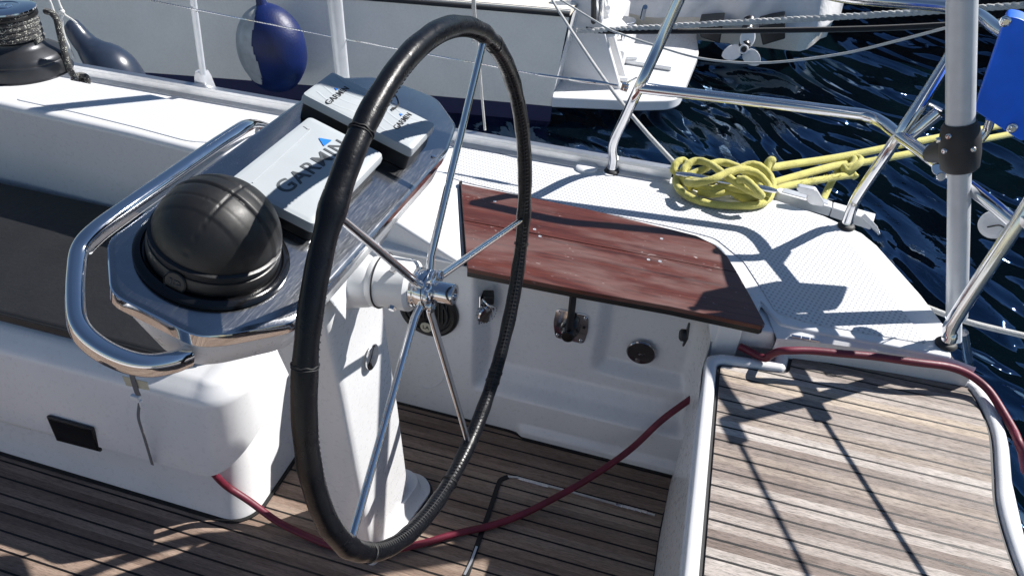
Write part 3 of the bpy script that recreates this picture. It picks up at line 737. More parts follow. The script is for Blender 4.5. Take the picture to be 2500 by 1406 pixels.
MB().prism(rp([(x0 + .004, y0 + .004), (x1 - .004, y0 + .004), (x1 - .004, y1 - .004), (x0 + .004, y1 - .004)], .01, .0005), rp([(x0 + .004, y0 + .004), (x1 - .004, y0 + .004), (x1 - .004, y1 - .004), (x0 + .004, y1 - .004)], .01, .0225)).build('display_bezel', 'black_plastic', pod, bevel=.001)
# raised ridge line on the cover
rdg = [pp(x0 + .030, y0 + .02, .0404), pp(x0 + .024, y1 - .055, .0404), pp(x0 + .018, y1 - .042, .0404), pp(x0 + .010, y1 - .040, .040)]
MB().tube(smoothp(rdg, 4), .0012, 6).build('cover_ridge', 'cover_grey', big)
ta = Vector(pp(*pk(690, 462, .0405), .0405)); tb = Vector(pp(*pk(838, 352, .0405), .0405)); tx = (tb - ta).normalized(); ty = PN.cross(tx)
ty = -PU - tx * (-PU).dot(tx); ty.normalize(); tx = ty.cross(PN)
wd = (tb - ta).length
text('GARMIN', .037, (ta + tb) / 2, tx, ty, 'letter_grey', big, 'lettering', .0005, .0002, space=1.08, fit=wd * 1.04)
tc = pp(*pk(790, 345, .0404), .0404)
tri = [tc - ty * .0105, tc + ty * .0075 + tx * .012, tc + ty * .0075 - tx * .012]
tri = [tc + tx * .0125 - ty * .008, tc - tx * .0125 - ty * .008, tc + ty * .010]
MB().ext(rpoly(tri, .0015, 3), PN * .0012).build('triangle_mark', 'logo_blue', big)

s0 = pk(716, 236, .050); s1 = pk(801, 186, .050); s2 = pk(1078, 290, .050); s3 = pk(1018, 352, .050)
yn = (s0[1] + s3[1]) / 2; yf = (s1[1] + s2[1]) / 2; xf = (s0[0] + s1[0]) / 2; xa = (s2[0] + s3[0]) / 2; xm = (xf + xa) / 2
for k, (a, b, lab, tpx) in enumerate(((xf, xm - .001, 'smaller grey sun cover at the far forward corner of the pod', ((799, 252), (848, 215))), (xm + .001, xa, 'smaller grey sun cover near the aft edge of the pod, seen through the wheel', ((964, 312), (1003, 280))))):
    t = cover('display_cover', lab, a, b, yn, yf, .032, .050, 0, .008, .006); t['group'] = 'small display covers'
    MB().prism(rp([(a + .003, yn + .003), (b - .003, yn + .003), (b - .003, yf - .003), (a + .003, yf - .003)], .006, .0005), rp([(a + .003, yn + .003), (b - .003, yn + .003), (b - .003, yf - .003), (a + .003, yf - .003)], .006, .0325)).build('display_bezel', 'black_plastic', pod, bevel=.001)
    # shallow ripples moulded in the face
    rb = MB()
    for q in range(4):
        ya = yn + (yf - yn) * (.16 + .22 * q)
        rb.tube(smoothp([pp(a + .010, ya + .010, .0455), pp((a + b) / 2, ya - .004, .0455), pp(b - .012, ya + .006, .0455)], 6), [.0040] + [.0053] * 11 + [.0040], 24)
    rb.build('cover_ripples', 'cover_grey', t)
    A_ = pp(*pk(*tpx[0], .0507), .0507); B_ = pp(*pk(*tpx[1], .0507), .0507)
    text('GARMIN', .0155, (A_ + B_) / 2, PY, -PU, 'letter_black', t, 'lettering', .0004, .00005, space=1.08, fit=(A_ - B_).length * 1.02)
    c_ = (A_ + B_) / 2 - PU * .012 + PY * .016
    MB().ext([c_ + PY * .004 + PU * .003, c_ - PY * .004 + PU * .003, c_ - PU * .003], PN * .0008).build('triangle_mark', 'logo_blue', t)
# lanyard loop hanging between covers
MB().tube(smoothp([pp(*pk(u, v, .052), .053) for u, v in ((955, 222), (968, 240), (972, 255), (966, 264), (957, 266), (960, 270))], 5), .0016, 8).build('lanyard', 'rope_black', pod)

# ================================================================== MAHOGANY SEAT
mah = thing('helm_bench', (.25, .7, ZD), 'worn varnished mahogany helm seat with a rounded aft corner and a dark front edge', 'seat')
mp_ = [(1125, 448), (1265, 476), (1440, 512), (1640, 560), (1700, 575), (1745, 597), (1775, 625), (1800, 665), (1832, 722), (1868, 790), (1860, 796), (1640, 749), (1440, 713), (1141, 655)]
zm = ZD + .016
poly = [tuple(az(u, v, zm))[:2] for u, v in mp_]
split = .60
def clip(poly, a, keep_low):
    out = []; N = len(poly)
    f_ = lambda p: (p[1] - (a[0] + a[1] * p[0]))
    for i in range(N):
        p, q = poly[i], poly[(i + 1) % N]; dp, dq = f_(p), f_(q)
        inp = dp <= 0 if keep_low else dp >= 0; inq = dq <= 0 if keep_low else dq >= 0
        if inp: out.append(p)
        if inp != inq: t = dp / (dp - dq); out.append((p[0] + (q[0] - p[0]) * t, p[1] + (q[1] - p[1]) * t))
    return out
sA = az(1290, 568, zm); sB = az(1800, 665, zm); slope = (sB.y - sA.y) / (sB.x - sA.x); ic = sA.y - slope * sA.x
MB().slab(clip(poly, (ic - .0012, slope), True), ZD + .0035, zm).build('seat_board', 'mahogany', mah, bevel=.0015, seg=2)
MB().slab(clip(poly, (ic + .0012, slope), False), ZD + .0035, zm).build('seat_board', 'mahogany', mah, bevel=.0015, seg=2)
pe = [tuple(az(u, v, zm))[:2] for u, v in ((1139, 652), (1440, 710), (1640, 746), (1860, 793), (1868, 789))]
MB().slab([(p[0], p[1] + .004) for p in pe] + [(pe[3][0] - .02, pe[3][1] + .03), (pe[0][0], pe[0][1] + .03)], ZD - .018, zm - .0015).build('front_edge', 'black_plastic', mah, bevel=.002)
for u, v in ((1318, 577), (1305, 560), (1583, 634), (1611, 638), (1208, 492), (1615, 583)):
    MB().lathe([(.0048, 0), (.0045, .0008), (.0026, .0008), (.0024, .0003), (0, .0003)], az(u, v, zm), (0, 0, 1), 16).build('screw_plug', 'cast_alloy', mah)

# ================================================================== LOCKER FITTINGS
def wn(u, v, y=.54):
    p = ay(u, v, y)
    for _ in range(8): p = ay(u, v, wallY(p.x, p.z))
    return p
# round speaker
c = ay(1048, 757, .499)
t = thing('round_speaker', tuple(c), 'round black speaker in the white wall directly behind the wheel hub', 'speaker')
MB().lathe([(.086, 0), (.088, .003), (.086, .010), (.078, .014), (.070, .012), (.068, .007), (0, .006)], c, (0, -1, .0), 56).build('speaker_ring', 'black_plastic', t, ang=35)
gr = MB()
for k in range(9): gr.box(c + Vector((-.045 + k * .01125 + .01, -.010, .01)), (.004, .006, .075), (1, 0, 0), (0, 1, 0))
gr.build('grille_bars', 'rubber', t, bevel=.001)
for s_ in (-1, 1):
    MB().tube([c + Vector((.058 * math.sin(s_ * a), -.013, .058 * math.cos(a))) for a in [math.radians(x) for x in range(50, 131, 10)]], .004, 8).build('speaker_rib', 'rubber', t)
MB().lathe([(.017, 0), (.017, .002), (0, .002)], c + Vector((-.006, -.012, -.054)), (0, -1, 0), 24).build('label_plate', 'tape', t)
text('LA', .017, c + Vector((-.006, -.0145, -.054)), (1, 0, 0), (0, 0, 1), 'letter_black', t, 'lettering', .0004, .0003)
# throttle
c = wn(1394, 795)
t = thing('throttle_control', tuple(c), 'single black throttle lever on a square polished plate in the locker wall', 'engine throttle')
q = [Vector((x, 0, z)) for x, z in ((-.046, .052), (.046, .052), (.050, 0), (.043, -.052), (-.040, -.052), (-.050, 0))]
MB().ext(rpoly([c + p for p in q], .014, 5), (0, -.005, 0)).build('throttle_plate', 'chrome', t, bevel=.0015)
MB().lathe([(.027, 0), (.026, .012), (.021, .017), (.019, .022), (.019, .040), (.016, .044), (0, .044)], c + Vector((0, -.004, -.004)), (0, -1, 0), 36).build('throttle_boss', 'black_gloss', t, ang=35)
MB().tube([c + Vector((.0, -.030, .0)), c + Vector((.001, -.034, .05)), c + Vector((.001, -.036, .10)), c + Vector((.000, -.036, .142))], 0, prof=rrect(.011, .020, .004)).build('throttle_lever', 'black_plastic', t, ang=35)
for x, z in ((-.037, .041), (.037, .039), (.033, -.043), (-.034, -.041)): MB().lathe([(.0048, 0), (.0048, .003), (.002, .003), (.0018, .001), (0, .001)], c + Vector((x, -.005, z)), (0, -1, 0), 16).build('throttle_screw', 'steel_tube', t)
MB().lathe([(.0045, 0), (.0045, .0015), (0, .0016)], c + Vector((.037, -.005, .008)), (0, -1, 0), 14).build('start_interlock_button', 'slot_black', t)
# shore power inlet
c = wn(1186, 742); c = c + Vector((0, -.012, 0))
t = thing('shore_power_inlet', tuple(c), 'folding metal inlet cap with black hinge at the forward side of the locker recess', 'power inlet')
MB().box(c + Vector((-.008, .004, -.002)), (.006, .05, .10), (1, .0, 0), (0, 1, 0)).build('inlet_plate', 'chrome', t, bevel=.002)
MB().box(c + Vector((.012, -.004, .038)), (.030, .03, .030), (1, .35, 0), (-.35, 1, 0)).build('inlet_hinge', 'black_plastic', t, bevel=.004)
cap = MB(); cap.lathe([(.027, 0), (.029, .003), (.029, .014), (.026, .017), (0, .018)], c + Vector((.002, -.004, -.014)), (.75, -.66, 0), 22)
for k in range(20):
    a = 2 * math.pi * k / 20; D_ = Vector((.75, -.66, 0)).normalized(); u1 = Vector((0, 0, 1)); u2 = D_.cross(u1)
    cap.tube([c + Vector((.002, -.004, -.014)) + D_ * .001 + (u1 * math.cos(a) + u2 * math.sin(a)) * .029, c + Vector((.002, -.004, -.014)) + D_ * .014 + (u1 * math.cos(a) + u2 * math.sin(a)) * .029], .0028, 6)
cap.build('inlet_cap', 'chrome', t, ang=35)
MB().tube(smoothp([c + Vector(v_) for v_ in ((.0, -.020, .040), (.016, -.030, .036), (.028, -.026, .015), (.028, -.02, -.012))], 5), .0032, 8).build('inlet_bail', 'steel_tube', t)
# round filler cap
c = wn(1567, 853) + Vector((0, -.012, 0))
t = thing('tank_filler_cap', tuple(c), 'round polished filler cap set in the deep end of the locker recess', 'filler cap')
MB().lathe([(.041, 0), (.041, .003), (.038, .006), (.020, .0068), (.009, .0065), (.007, .002), (0, .002)], c, (0, -1, -.02), 48).build('cap_disc', 'chrome_dark_reflection', t, ang=30)
MB().lathe([(.007, 0), (.007, .0015), (.004, .0018), (0, .001)], c + Vector((-.006, -.0055, -.028)), (0, -1, 0), 12).build('cap_screw', 'steel_tube', t)
# little black socket on the aft side
c = wn(1671, 826) + Vector((.0, -.004, 0)); c = ay(1678, 818, .515)
t = thing('black_socket', tuple(c), 'small black diamond shaped socket cover at the aft end of the locker recess', 'socket')
MB().ext([c + Vector((-.0, .018, 0)), c + Vector((0, 0, .042)), c + Vector((.004, -.016, 0)), c + Vector((0, 0, -.040))], (-.006, 0, 0)).build('socket_plate', 'black_plastic', t, bevel=.002)
MB().lathe([(.016, 0), (.016, .010), (.012, .014), (0, .014)], c + Vector((-.005, 0, -.002)), (-1, -.2, 0), 24).build('socket_cap', 'rubber', t)

# webbing strap on the seat front
c = ay(335, 950, -.045)
t = thing('webbing_strap', tuple(c), 'grey webbing strap with a white buckle hanging down the seat front', 'strap')
def sw(u, v, d=0): return ay(u, v, -.047 - d)
def ribbon(pts_, wd_, th_):
    return MB().tube(pts_, 0, prof=[(-wd_ / 2, -th_ / 2), (wd_ / 2, -th_ / 2), (wd_ / 2, th_ / 2), (-wd_ / 2, th_ / 2)], up=(0, -1, .15))
ribbon(smoothp([sw(318, 880), sw(322, 915, .002), sw(332, 950, .003), sw(338, 965, .004)], 4), .014, .0018).build('strap_top', 'webbing', t)
ribbon(smoothp([sw(340, 985, .004), sw(338, 1020, .012), sw(350, 1060, .014), sw(362, 1100, .010), sw(372, 1134, .006)], 5), .0075, .0016).build('strap_tail', 'webbing', t)
MB().box(sw(331, 971, .005), (.022, .010, .016), (1, 0, -.1), (0, 1, 0)).box(sw(345, 985, .005), (.005, .010, .022), (1, 0, -.1), (0, 1, 0)).build('strap_buckle', 'white_plastic', t, bevel=.002)
MB().ext([sw(299, 917, -.001), sw(360, 932, -.001), sw(365, 952, -.001), sw(309, 940, -.001)], (0, -.0012, 0)).build('strap_tape', 'tape', t)

# cushion
cu = thing('seat_cushion', (-1.8, .3, zs), 'flat black vinyl cushion covering the forward cockpit seat', 'cushion')
cpl = rpoly([(-4.4, .035), (-.70, .050), (-.60, .12), (-.60, .555), (-4.4, .575)], [0, .05, .05, .03, 0], 5)
MB().slab(cpl, zs + .0145, zs + .052).build('cushion_pad', 'vinyl_cushion', cu, bevel=.010, seg=4)
MB().tube([Vector((p[0], p[1], zs + .046)) for p in cpl[:8]], .0028, 6).build('cushion_piping', 'vinyl_cushion', cu)

# ================================================================== PUSHPIT AND RAILS
ZL = .893
push = thing('stern_pulpit', tuple(az(1493, 418, ZD)), 'polished steel pulpit rail standing round the aft corner of the deck', 'guard rail')
r_ = .0158
lower = [az(u, v, ZL) for u, v in ((1560, 215), (1800, 243), (2060, 274), (2120, 284), (2160, 303), (2195, 331), (2260, 378), (2400, 482), (2482, 548))]
MB().tube(smoothp(lower, 6), r_, 18).build('lower_rail', 'steel_tube', push)
t1 = ay(1668, -22, 1.17); t1 = Vector((t1.x, t1.y, t1.z))
leg1 = [az(1493, 420, ZD), az(1493, 418, ZD) + Vector((.0, 0, .045)), ay(1497, 352, 1.155), ay(1520, 300, 1.145), az(1560, 215, ZL), ay(1610, 108, 1.145), t1]
MB().tube(smoothp(leg1, 6), r_, 18).build('leg', 'steel_tube', push)
leg2 = [az(2065, 554, ZD), az(2065, 552, ZD) + Vector((0, 0, .02)), ay(2082, 505, 1.080), ay(2100, 470, 1.080), az(2195, 331, ZL), ay(2310, 155, 1.12), Vector((.985, 1.18, 1.18))]
MB().tube(smoothp(leg2, 6), r_, 18).build('leg', 'steel_tube', push)
leg3 = [az(2308, 840, ZD), az(2308, 838, ZD) + Vector((0.002, 0, .02)), ay(2330, 780, .603), az(2482, 548, ZL), ay(2560, 425, .67), ay(2640, 290, .69)]
MB().tube(smoothp(leg3, 6), r_ + .001, 18).build('leg', 'steel_tube', push)
top_ = [t1, Vector((.55, 1.185, 1.19)), az(2080, -4, 1.18), az(2305, 16, 1.18), az(2385, 36, 1.18), az(2445, 78, 1.18), Vector((1.09, .85, 1.18)), leg3[-1]]
MB().tube(smoothp(top_, 6), r_, 18).build('top_rail', 'steel_tube', push)
for q in ((1493, 421), (2065, 555), (2308, 842)):
    MB().lathe([(.024, 0), (.025, .005), (.022, .010), (.0165, .012)], az(*q, ZD), (0, 0, 1), 28).build('leg_gasket', 'rubber', push)
A = ay(2205, 347, 1.06); B = ay(2292, 276, 1.06)
MB().tube([A, B], .0175, 20).build('rod_holder', 'steel_tube', push)
MB().tube([ay(2268, 254, 1.08), ay(2300, 270, 1.07)], .004, 8).tube([ay(2255, 262, 1.08), ay(2228, 305, 1.07), ay(2212, 345, 1.07)], .005, 8).build('holder_bracket', 'steel_tube', push)
# turnbuckle and lower life line
ll = thing('life_line', tuple(az(1530, 212, ZL)), 'twisted wire life line with a turnbuckle running forward from the pulpit', 'life line')
J = az(1532, 213, ZL)
def lp(u, v): return ay(u, v, 1.15)
MB().tube([lp(1508, 210), lp(1485, 206)], .0035, 10).tube([lp(1487, 206), lp(1480, 205), lp(1440, 200), lp(1395, 194), lp(1388, 193)], [.0035, .006, .0075, .006, .0035], 14).tube([lp(1388, 193), lp(1314, 183)], .0042, 10).build('turnbuckle', 'chrome', ll)
MB().box(lp(1525, 213), (.022, .016, .022), (1, 0, -.2), (0, 1, 0)).lathe([(.007, -.012), (.007, .012)], lp(1528, 216), (0, 1, 0), 16).build('toggle', 'steel_tube', ll, bevel=.002)
MB().tube([lp(1555, 190), lp(1532, 202), lp(1526, 212)], .003, 8).build('toggle_strap', 'steel_tube', ll)
wl = [lp(1314, 183), lp(1180, 158), lp(845, 97), lp(478, 24), lp(350, -2), lp(-300, -130)]
wr = MB()
def twisted(mb, pts_, r, pitch, strands=3, step=.012):
    P_ = [Vector(p) for p in pts_]; out = [P_[0]]; 
    for a, b in zip(P_, P_[1:]):
        n_ = max(1, int((b - a).length / step)); out += [a.lerp(b, (k + 1) / n_) for k in range(n_)]
    N = len(out); tn = [(out[min(i + 1, N - 1)] - out[max(0, i - 1)]).normalized() for i in range(N)]; nn = tn[0].orthogonal().normalized(); s_ = 0
    fr = []
    for i in range(N):
        nn = (nn - tn[i] * nn.dot(tn[i])).normalized(); fr.append((nn.copy(), tn[i].cross(nn), s_)); s_ += (out[min(i + 1, N - 1)] - out[i]).length
    for k in range(strands):
        mb.tube([out[i] + (fr[i][0] * math.cos(2 * math.pi * (fr[i][2] / pitch + k / strands)) + fr[i][1] * math.sin(2 * math.pi * (fr[i][2] / pitch + k / strands))) * r * .5 for i in range(N)], r * .56, 7)
    return mb
twisted(wr, wl, .0022, .03, 3, .006).build('wire', 'steel_tube', ll)

# stanchion and alloy post
sp_ = thing('stanchion', tuple(az(503, 230, ZD)), 'slim stanchion in an angular cast foot on the toe rail', 'stanchion')
B0 = az(503, 226, ZD); T0 = ay(471, 0, 1.16)
D0 = (T0 - (B0 + Vector((0, 0, .05)))).normalized()
MB().tube([B0 + Vector((0, 0, .03)), T0, T0 + D0 * .35], .0115, 18).build('stanchion_tube', 'pole_paint', sp_)
fb = rpoly([(-.026, -.022), (.026, -.022), (.030, .02), (-.030, .02)], .006, 3)
loft_ = MB(); loft(loft_, [[B0 + Vector((x * 1.15, y * 1.3, 0)) for x, y in [tuple(q)[:2] for q in fb]], [B0 + Vector((x * 1.1, y * 1.2, .012)) for x, y in [tuple(q)[:2] for q in fb]], [B0 + Vector((x * .85, y, .06)) for x, y in [tuple(q)[:2] for q in fb]], [B0 + Vector((x * .62, y * .8, .082)) for x, y in [tuple(q)[:2] for q in fb]]])
loft_.build('stanchion_foot', 'cast_alloy', sp_, ang=25)
MB().lathe([(.004, 0), (.004, .004), (0, .005)], lp(480, 26) + Vector((.012, -.01, 0)), (0, -1, 0), 10).build('wire_clip', 'steel_tube', sp_)
po = thing('alloy_post', (-.80, 1.15, ZD), 'thick pale alloy post standing on the toe rail behind the pod', 'post')
MB().tube([Vector((-.79, 1.15, ZD)), ay(835, 180, 1.15), ay(817, 0, 1.15), ay(817, 0, 1.15) + (ay(817, 0, 1.15) - ay(835, 180, 1.15)).normalized() * 1.3], 0, prof=rrect(.046, .040, .010)).build('post_extrusion', 'pole_paint', po, ang=30)
MB().tube([ay(842, 170, 1.14), ay(822, -5, 1.14)], .004, 8).build('post_track', 'aluminium', po)
MB().slab(rpoly([(-.83, 1.12), (-.75, 1.12), (-.75, 1.17), (-.83, 1.17)], .01), ZD, ZD + .012).build('post_foot', 'cast_alloy', po, bevel=.002)

# ================================================================== BIG POLE WITH CLAMP
PA = ad(2347, 0, 1.86); PM = ad(2344, 335, 1.985); PB = ad(2336, 776, 2.15)
PD = (PA - PB).normalized()
pole = thing('outboard_pole', tuple(PB), 'thick silver pole clamped upright to the outside of the pulpit', 'pole')
MB().tube([PM - PD * .02, PA + PD * 1.1], .0298, 36).build('upper_tube', 'pole_paint', pole)
MB().tube([PB, PB + PD * .006, PM], [.022, .0245, .0245], 36).build('lower_tube', 'pole_paint', pole)
MB().tube([PB - PD * .07, PB + PD * .01], .012, 16).build('pole_pin', 'white_plastic', pole)
cb = MB(); axd = PD
rail_pt = az(2266, 378, ZL); pole_pt = PM + (PB - PM).normalized() * .018
def ell(c, X, Y, a, b, n=32): return [c + X * (a * math.cos(2 * math.pi * k / n)) + Y * (b * math.sin(2 * math.pi * k / n)) for k in range(n)]
side = (rail_pt - pole_pt); side = (side - PD * side.dot(PD)); sd = side.length; side.normalize(); oth = PD.cross(side)
L = []
for t, a, b in ((-.060, .036, .035), (-.054, .041, .040), (-.02, .045, .043), (.02, .044, .042), (.045, .039, .038), (.054, .034, .033)):
    L.append(ell(pole_pt + PD * t, side, oth, a, b))
loft(cb, L)
cb.build('clamp_sleeve', 'rubber', pole, ang=50)
ca = MB(); cdir = (rail_pt - CAMP).normalized()
endc = ad(2272, 374, (rail_pt - CAMP).length - .060)
loft(ca, [ell(endc, PD, (pole_pt - endc).cross(PD).normalized(), .021, .021), ell(endc.lerp(pole_pt, .12), PD, (pole_pt - endc).cross(PD).normalized(), .026, .027), ell(endc.lerp(pole_pt, .6), PD, (pole_pt - endc).cross(PD).normalized(), .036, .037), ell(pole_pt, PD, (pole_pt - endc).cross(PD).normalized(), .042, .036)])
ca.build('clamp_arm', 'rubber', pole, ang=50)
nd = (CAMP - endc).normalized(); nd = (nd + (endc - pole_pt).normalized() * 1.2).normalized()
MB().lathe([(.021, -.004), (.0215, .003), (.0195, .006), (.0165, .006), (.015, .002), (0, .002)], endc, nd, 32).build('knob_ring', 'white_plastic', pole)
kb = MB(); kk = []
u1 = nd.orthogonal().normalized(); u2 = nd.cross(u1)
for k in range(12):
    a = math.pi * k / 6; rr2 = .012 if k % 2 else .0065; kk.append(endc + nd * .003 + (u1 * math.cos(a) + u2 * math.sin(a)) * rr2)
kb.ext(kk, nd * .005); kb.build('knob_star', 'black_plastic', pole, bevel=.001)
tc_ = (CAMP - pole_pt); tc_ = (tc_ - PD * tc_.dot(PD)).normalized(); sc2 = PD.cross(tc_)
for sx_, t_, rr_ in ((-.55, .035, .042), (-.75, .0, .043), (.62, .0, .043), (-1.3, .02, .044)):
    dd = (tc_ * math.cos(sx_) + sc2 * math.sin(sx_)); MB().lathe([(.0065, -.006), (.0066, .003), (.005, .005), (.0025, .0052), (0, .004)], pole_pt + PD * t_ + dd * rr_, dd, 14).build('clamp_bolt', 'steel_tube', pole)
MB().ext(rpoly([ad(2275, 402, 2.06), ad(2310, 398, 2.06), ad(2315, 425, 2.06), ad(2290, 432, 2.06), ad(2274, 420, 2.06)], .008), (0, .004, 0)).lathe([(.010, -.003), (.010, .004), (0, .004)], ad(2297, 432, 2.055), (0, -1, .5), 18).build('shackle_plate', 'chrome', pole, bevel=.001)
MB().tube([ad(2352, 812, 2.2), ad(2364, 880, 2.3)], .012, 10).build('pole_strut', 'steel_tube', pole)
# blue box
bc = ay(2440, 190, .95)
bb = thing('blue_locker', tuple(bc), 'bright blue plastic box bolted to the pulpit beside the silver pole', 'box')
F = [ay(u, v, .94) for u, v in ((2456, 40), (2492, 46), (2560, 90), (2570, 290), (2500, 345), (2484, 340), (2380, 271), (2381, 262))]
MB().ext(rpoly(F, .012, 3), (.02, .075, 0)).build('box_shell', 'blue_box', bb, bevel=.006, ang=30)
for u, v in ((2453, 53), (2470, 313)):
    q = ay(u, v, .938)
    x_ = MB(); x_.lathe([(.012, 0), (.012, .003), (.010, .0045), (.008, .0045), (.008, .010), (.006, .012), (0, .012)], q, (0, -1, .1), 20); x_.build('box_bolt', 'steel_tube', bb)
MB().tube(smoothp([ay(2418, 292, .965), ay(2410, 318, .965), ay(2392, 342, .96)], 5), .011, 14).build('box_bracket', 'steel_tube', bb)
# white horn disc by the rail junction
q = ay(2428, 548, .74)
hn = thing('stern_light', tuple(q), 'small round white lamp cable-tied under the lower rail', 'lamp')
MB().lathe([(.030, 0), (.033, .004), (.032, .010), (.020, .020), (.008, .022), (0, .022)], q, (-.5, -.8, .2), 28).build('lamp_body', 'white_plastic', hn, ang=30)
MB().tube(smoothp([q + Vector((-.02, -.02, .0)), q + Vector((0, -.03, .015)), q + Vector((.02, -.03, .0)), q + Vector((.03, -.02, -.03))], 5), .0018, 6).tube(smoothp([q + Vector((.02, -.02, .02)), q + Vector((.035, -.01, .0)), q + Vector((.03, -.02, -.035))], 5), .0018, 6).build('lamp_cable', 'rope_black', hn)

# ================================================================== MOORING CLEAT AND YELLOW LINE
clt = thing('deck_cleat', tuple(az(1772, 455, ZD)), 'long two-horned deck cleat buried under the yellow line', 'cleat')
ca_, cb_ = az(1650, 424, .632), az(1896, 467, .632)
n_ = 14; path = [ca_.lerp(cb_, k / n_) for k in range(n_ + 1)]
MB().tube(path, [.006, .0095] + [.011] * (n_ - 3) + [.0095, .006], 16).build('cleat_horns', 'steel_tube', clt)
md = ca_.lerp(cb_, .5)
for t in (.38, .62):
    q = ca_.lerp(cb_, t); MB().tube([Vector((q.x, q.y, ZD)), Vector((q.x, q.y, ZD + .01)), Vector((q.x, q.y, .63))], [.020, .013, .010], 16).build('cleat_post', 'steel_tube', clt)
xd = (cb_ - ca_).normalized(); yd = Vector((0, 0, 1)).cross(xd)
MB().slab(rpoly([tuple(Vector((md.x, md.y, 0)) + xd * a + yd * b)[:2] for a, b in ((-.11, -.028), (.11, -.028), (.11, .028), (-.11, .028))], .025), ZD, ZD + .010).build('cleat_base', 'white_plastic', clt, bevel=.003)
yl = thing('yellow_mooring_line', tuple(md), 'yellow mooring line figure-eighted round the deck cleat and led over the stern', 'rope')
RY = .0116
def yr(pts_, name='rope_turns', r=RY):
    P_ = smoothp([az(u, v, z) for u, v, z in pts_], 7)
    MB().tube(P_, [r * (1 + .04 * math.sin(i * 1.3) + .03 * math.sin(i * .31)) for i in range(len(P_))], 14).build(name, 'rope_yellow', yl, ang=80)
yr([(1700, 430, .61), (1672, 447, .60), (1655, 425, .618), (1645, 415, .63), (1652, 398, .645), (1668, 392, .648), (1680, 405, .64), (1672, 425, .62), (1650, 436, .605), (1658, 462, .60), (1690, 485, .597), (1740, 499, .595), (1800, 503, .595), (1850, 500, .597), (1878, 484, .60), (1886, 455, .615), (1880, 430, .63), (1862, 410, .645), (1842, 402, .65), (1822, 404, .645), (1800, 415, .635), (1770, 432, .62)])
yr([(1668, 440, .618), (1690, 425, .632), (1722, 412, .645), (1740, 400, .655), (1765, 397, .655), (1800, 408, .65), (1830, 430, .64), (1855, 455, .63), (1868, 475, .612), (1850, 484, .60), (1820, 482, .60), (1790, 470, .605)])
yr([(1690, 462, .60), (1672, 440, .615), (1668, 418, .635), (1682, 400, .648), (1705, 393, .655), (1735, 402, .665), (1765, 424, .665), (1800, 448, .655), (1835, 468, .64), (1862, 480, .622)])
yr([(1676, 445, .63), (1700, 447, .648), (1740, 438, .668), (1780, 420, .675), (1815, 414, .672), (1845, 422, .66), (1865, 440, .645), (1878, 462, .628), (1870, 482, .61)])
yr([(1695, 455, .605), (1730, 462, .612), (1770, 458, .62), (1800, 462, .625), (1835, 470, .615), (1860, 480, .605)])
yr([(1705, 468, .60), (1740, 474, .605), (1780, 468, .61), (1800, 478, .60), (1818, 486, .598), (1842, 484, .598)])
yr([(1800, 438, .67), (1820, 440, .675), (1838, 455, .668), (1852, 470, .655), (1860, 480, .64)])
def yl_line(pp_, name, r=RY):
    P_ = smoothp([ad(*p) for p in pp_], 8); MB().tube(P_, r, 12).build(name, 'rope_yellow', yl, ang=80)
d0 = (az(1880, 410, .64) - CAMP).length
yl_line([(1868, 425, d0 - .02), (1876, 398, d0 - .01), (1885, 392, d0), (1882, 408, d0 + .03), (1930, 402, d0 + .12), (2060, 382, d0 + .35), (2255, 343, d0 + .7), (2560, 285, d0 + 1.6)], 'line_out', .013)
yl_line([(1878, 452, d0), (1905, 442, d0 + .05), (2040, 405, d0 + .3), (2100, 398, d0 + .42), (2260, 368, d0 + .7), (2560, 310, d0 + 1.6)], 'line_out', .013)
yl_line([(1880, 470, d0 - .02), (1920, 455, d0 + .04), (2000, 440, d0 + .18), (2060, 430, d0 + .30), (2085, 428, d0 + .34)], 'line_out', .012)
yl_line([(2008, 490, d0 + .22), (2025, 455, d0 + .28), (2050, 410, d0 + .34), (2066, 392, d0 + .36), (2085, 388, d0 + .36), (2080, 405, d0 + .33), (2060, 408, d0 + .31), (2070, 418, d0 + .31), (2095, 402, d0 + .33), (2102, 392, d0 + .36), (2094, 386, d0 + .37), (2084, 398, d0 + .37), (2080, 420, d0 + .34), (2090, 434, d0 + .33)], 'line_knot', .012)
# frayed fibres
fz = MB(); random.seed(3)
for k in range(170):
    t = random.random(); c_ = ad(1940 + 110 * t, 449 - 18 * t, d0 + .08 + .2 * t); dv = Vector((random.uniform(-1, 1), random.uniform(-1, 1), random.uniform(-.2, 1))).normalized()
    fz.tube([c_ + dv * .009, c_ + dv * .013 + Vector((.004, 0, 0)), c_ + dv * random.uniform(.015, .021) + Vector((.007, 0, 0))], [.0012, .001, .0005], 4)
fz.build('frayed_fibres', 'rope_yellow', yl)

fr = thing('fairlead', tuple(az(1985, 490, ZD)), 'white hook shaped fairlead on the gunwale between cleat and pulpit leg', 'fairlead')
Fp = [ay(u, v, 1.155) for u, v in ((1944, 461), (1950, 456), (1992, 464), (2013, 497), (2011, 506), (1978, 500), (1968, 490), (1974, 478), (1952, 472))]
MB().ext(rpoly(Fp, .006, 3), (.0, .022, 0)).build('fairlead_horn', 'cast_alloy', fr, bevel=.003)
MB().slab(rpoly([tuple(az(u, v, ZD))[:2] for u, v in ((1905, 478), (2020, 508), (2022, 498), (1912, 468))], .004), ZD, ZD + .014).build('fairlead_foot', 'cast_alloy', fr, bevel=.002)

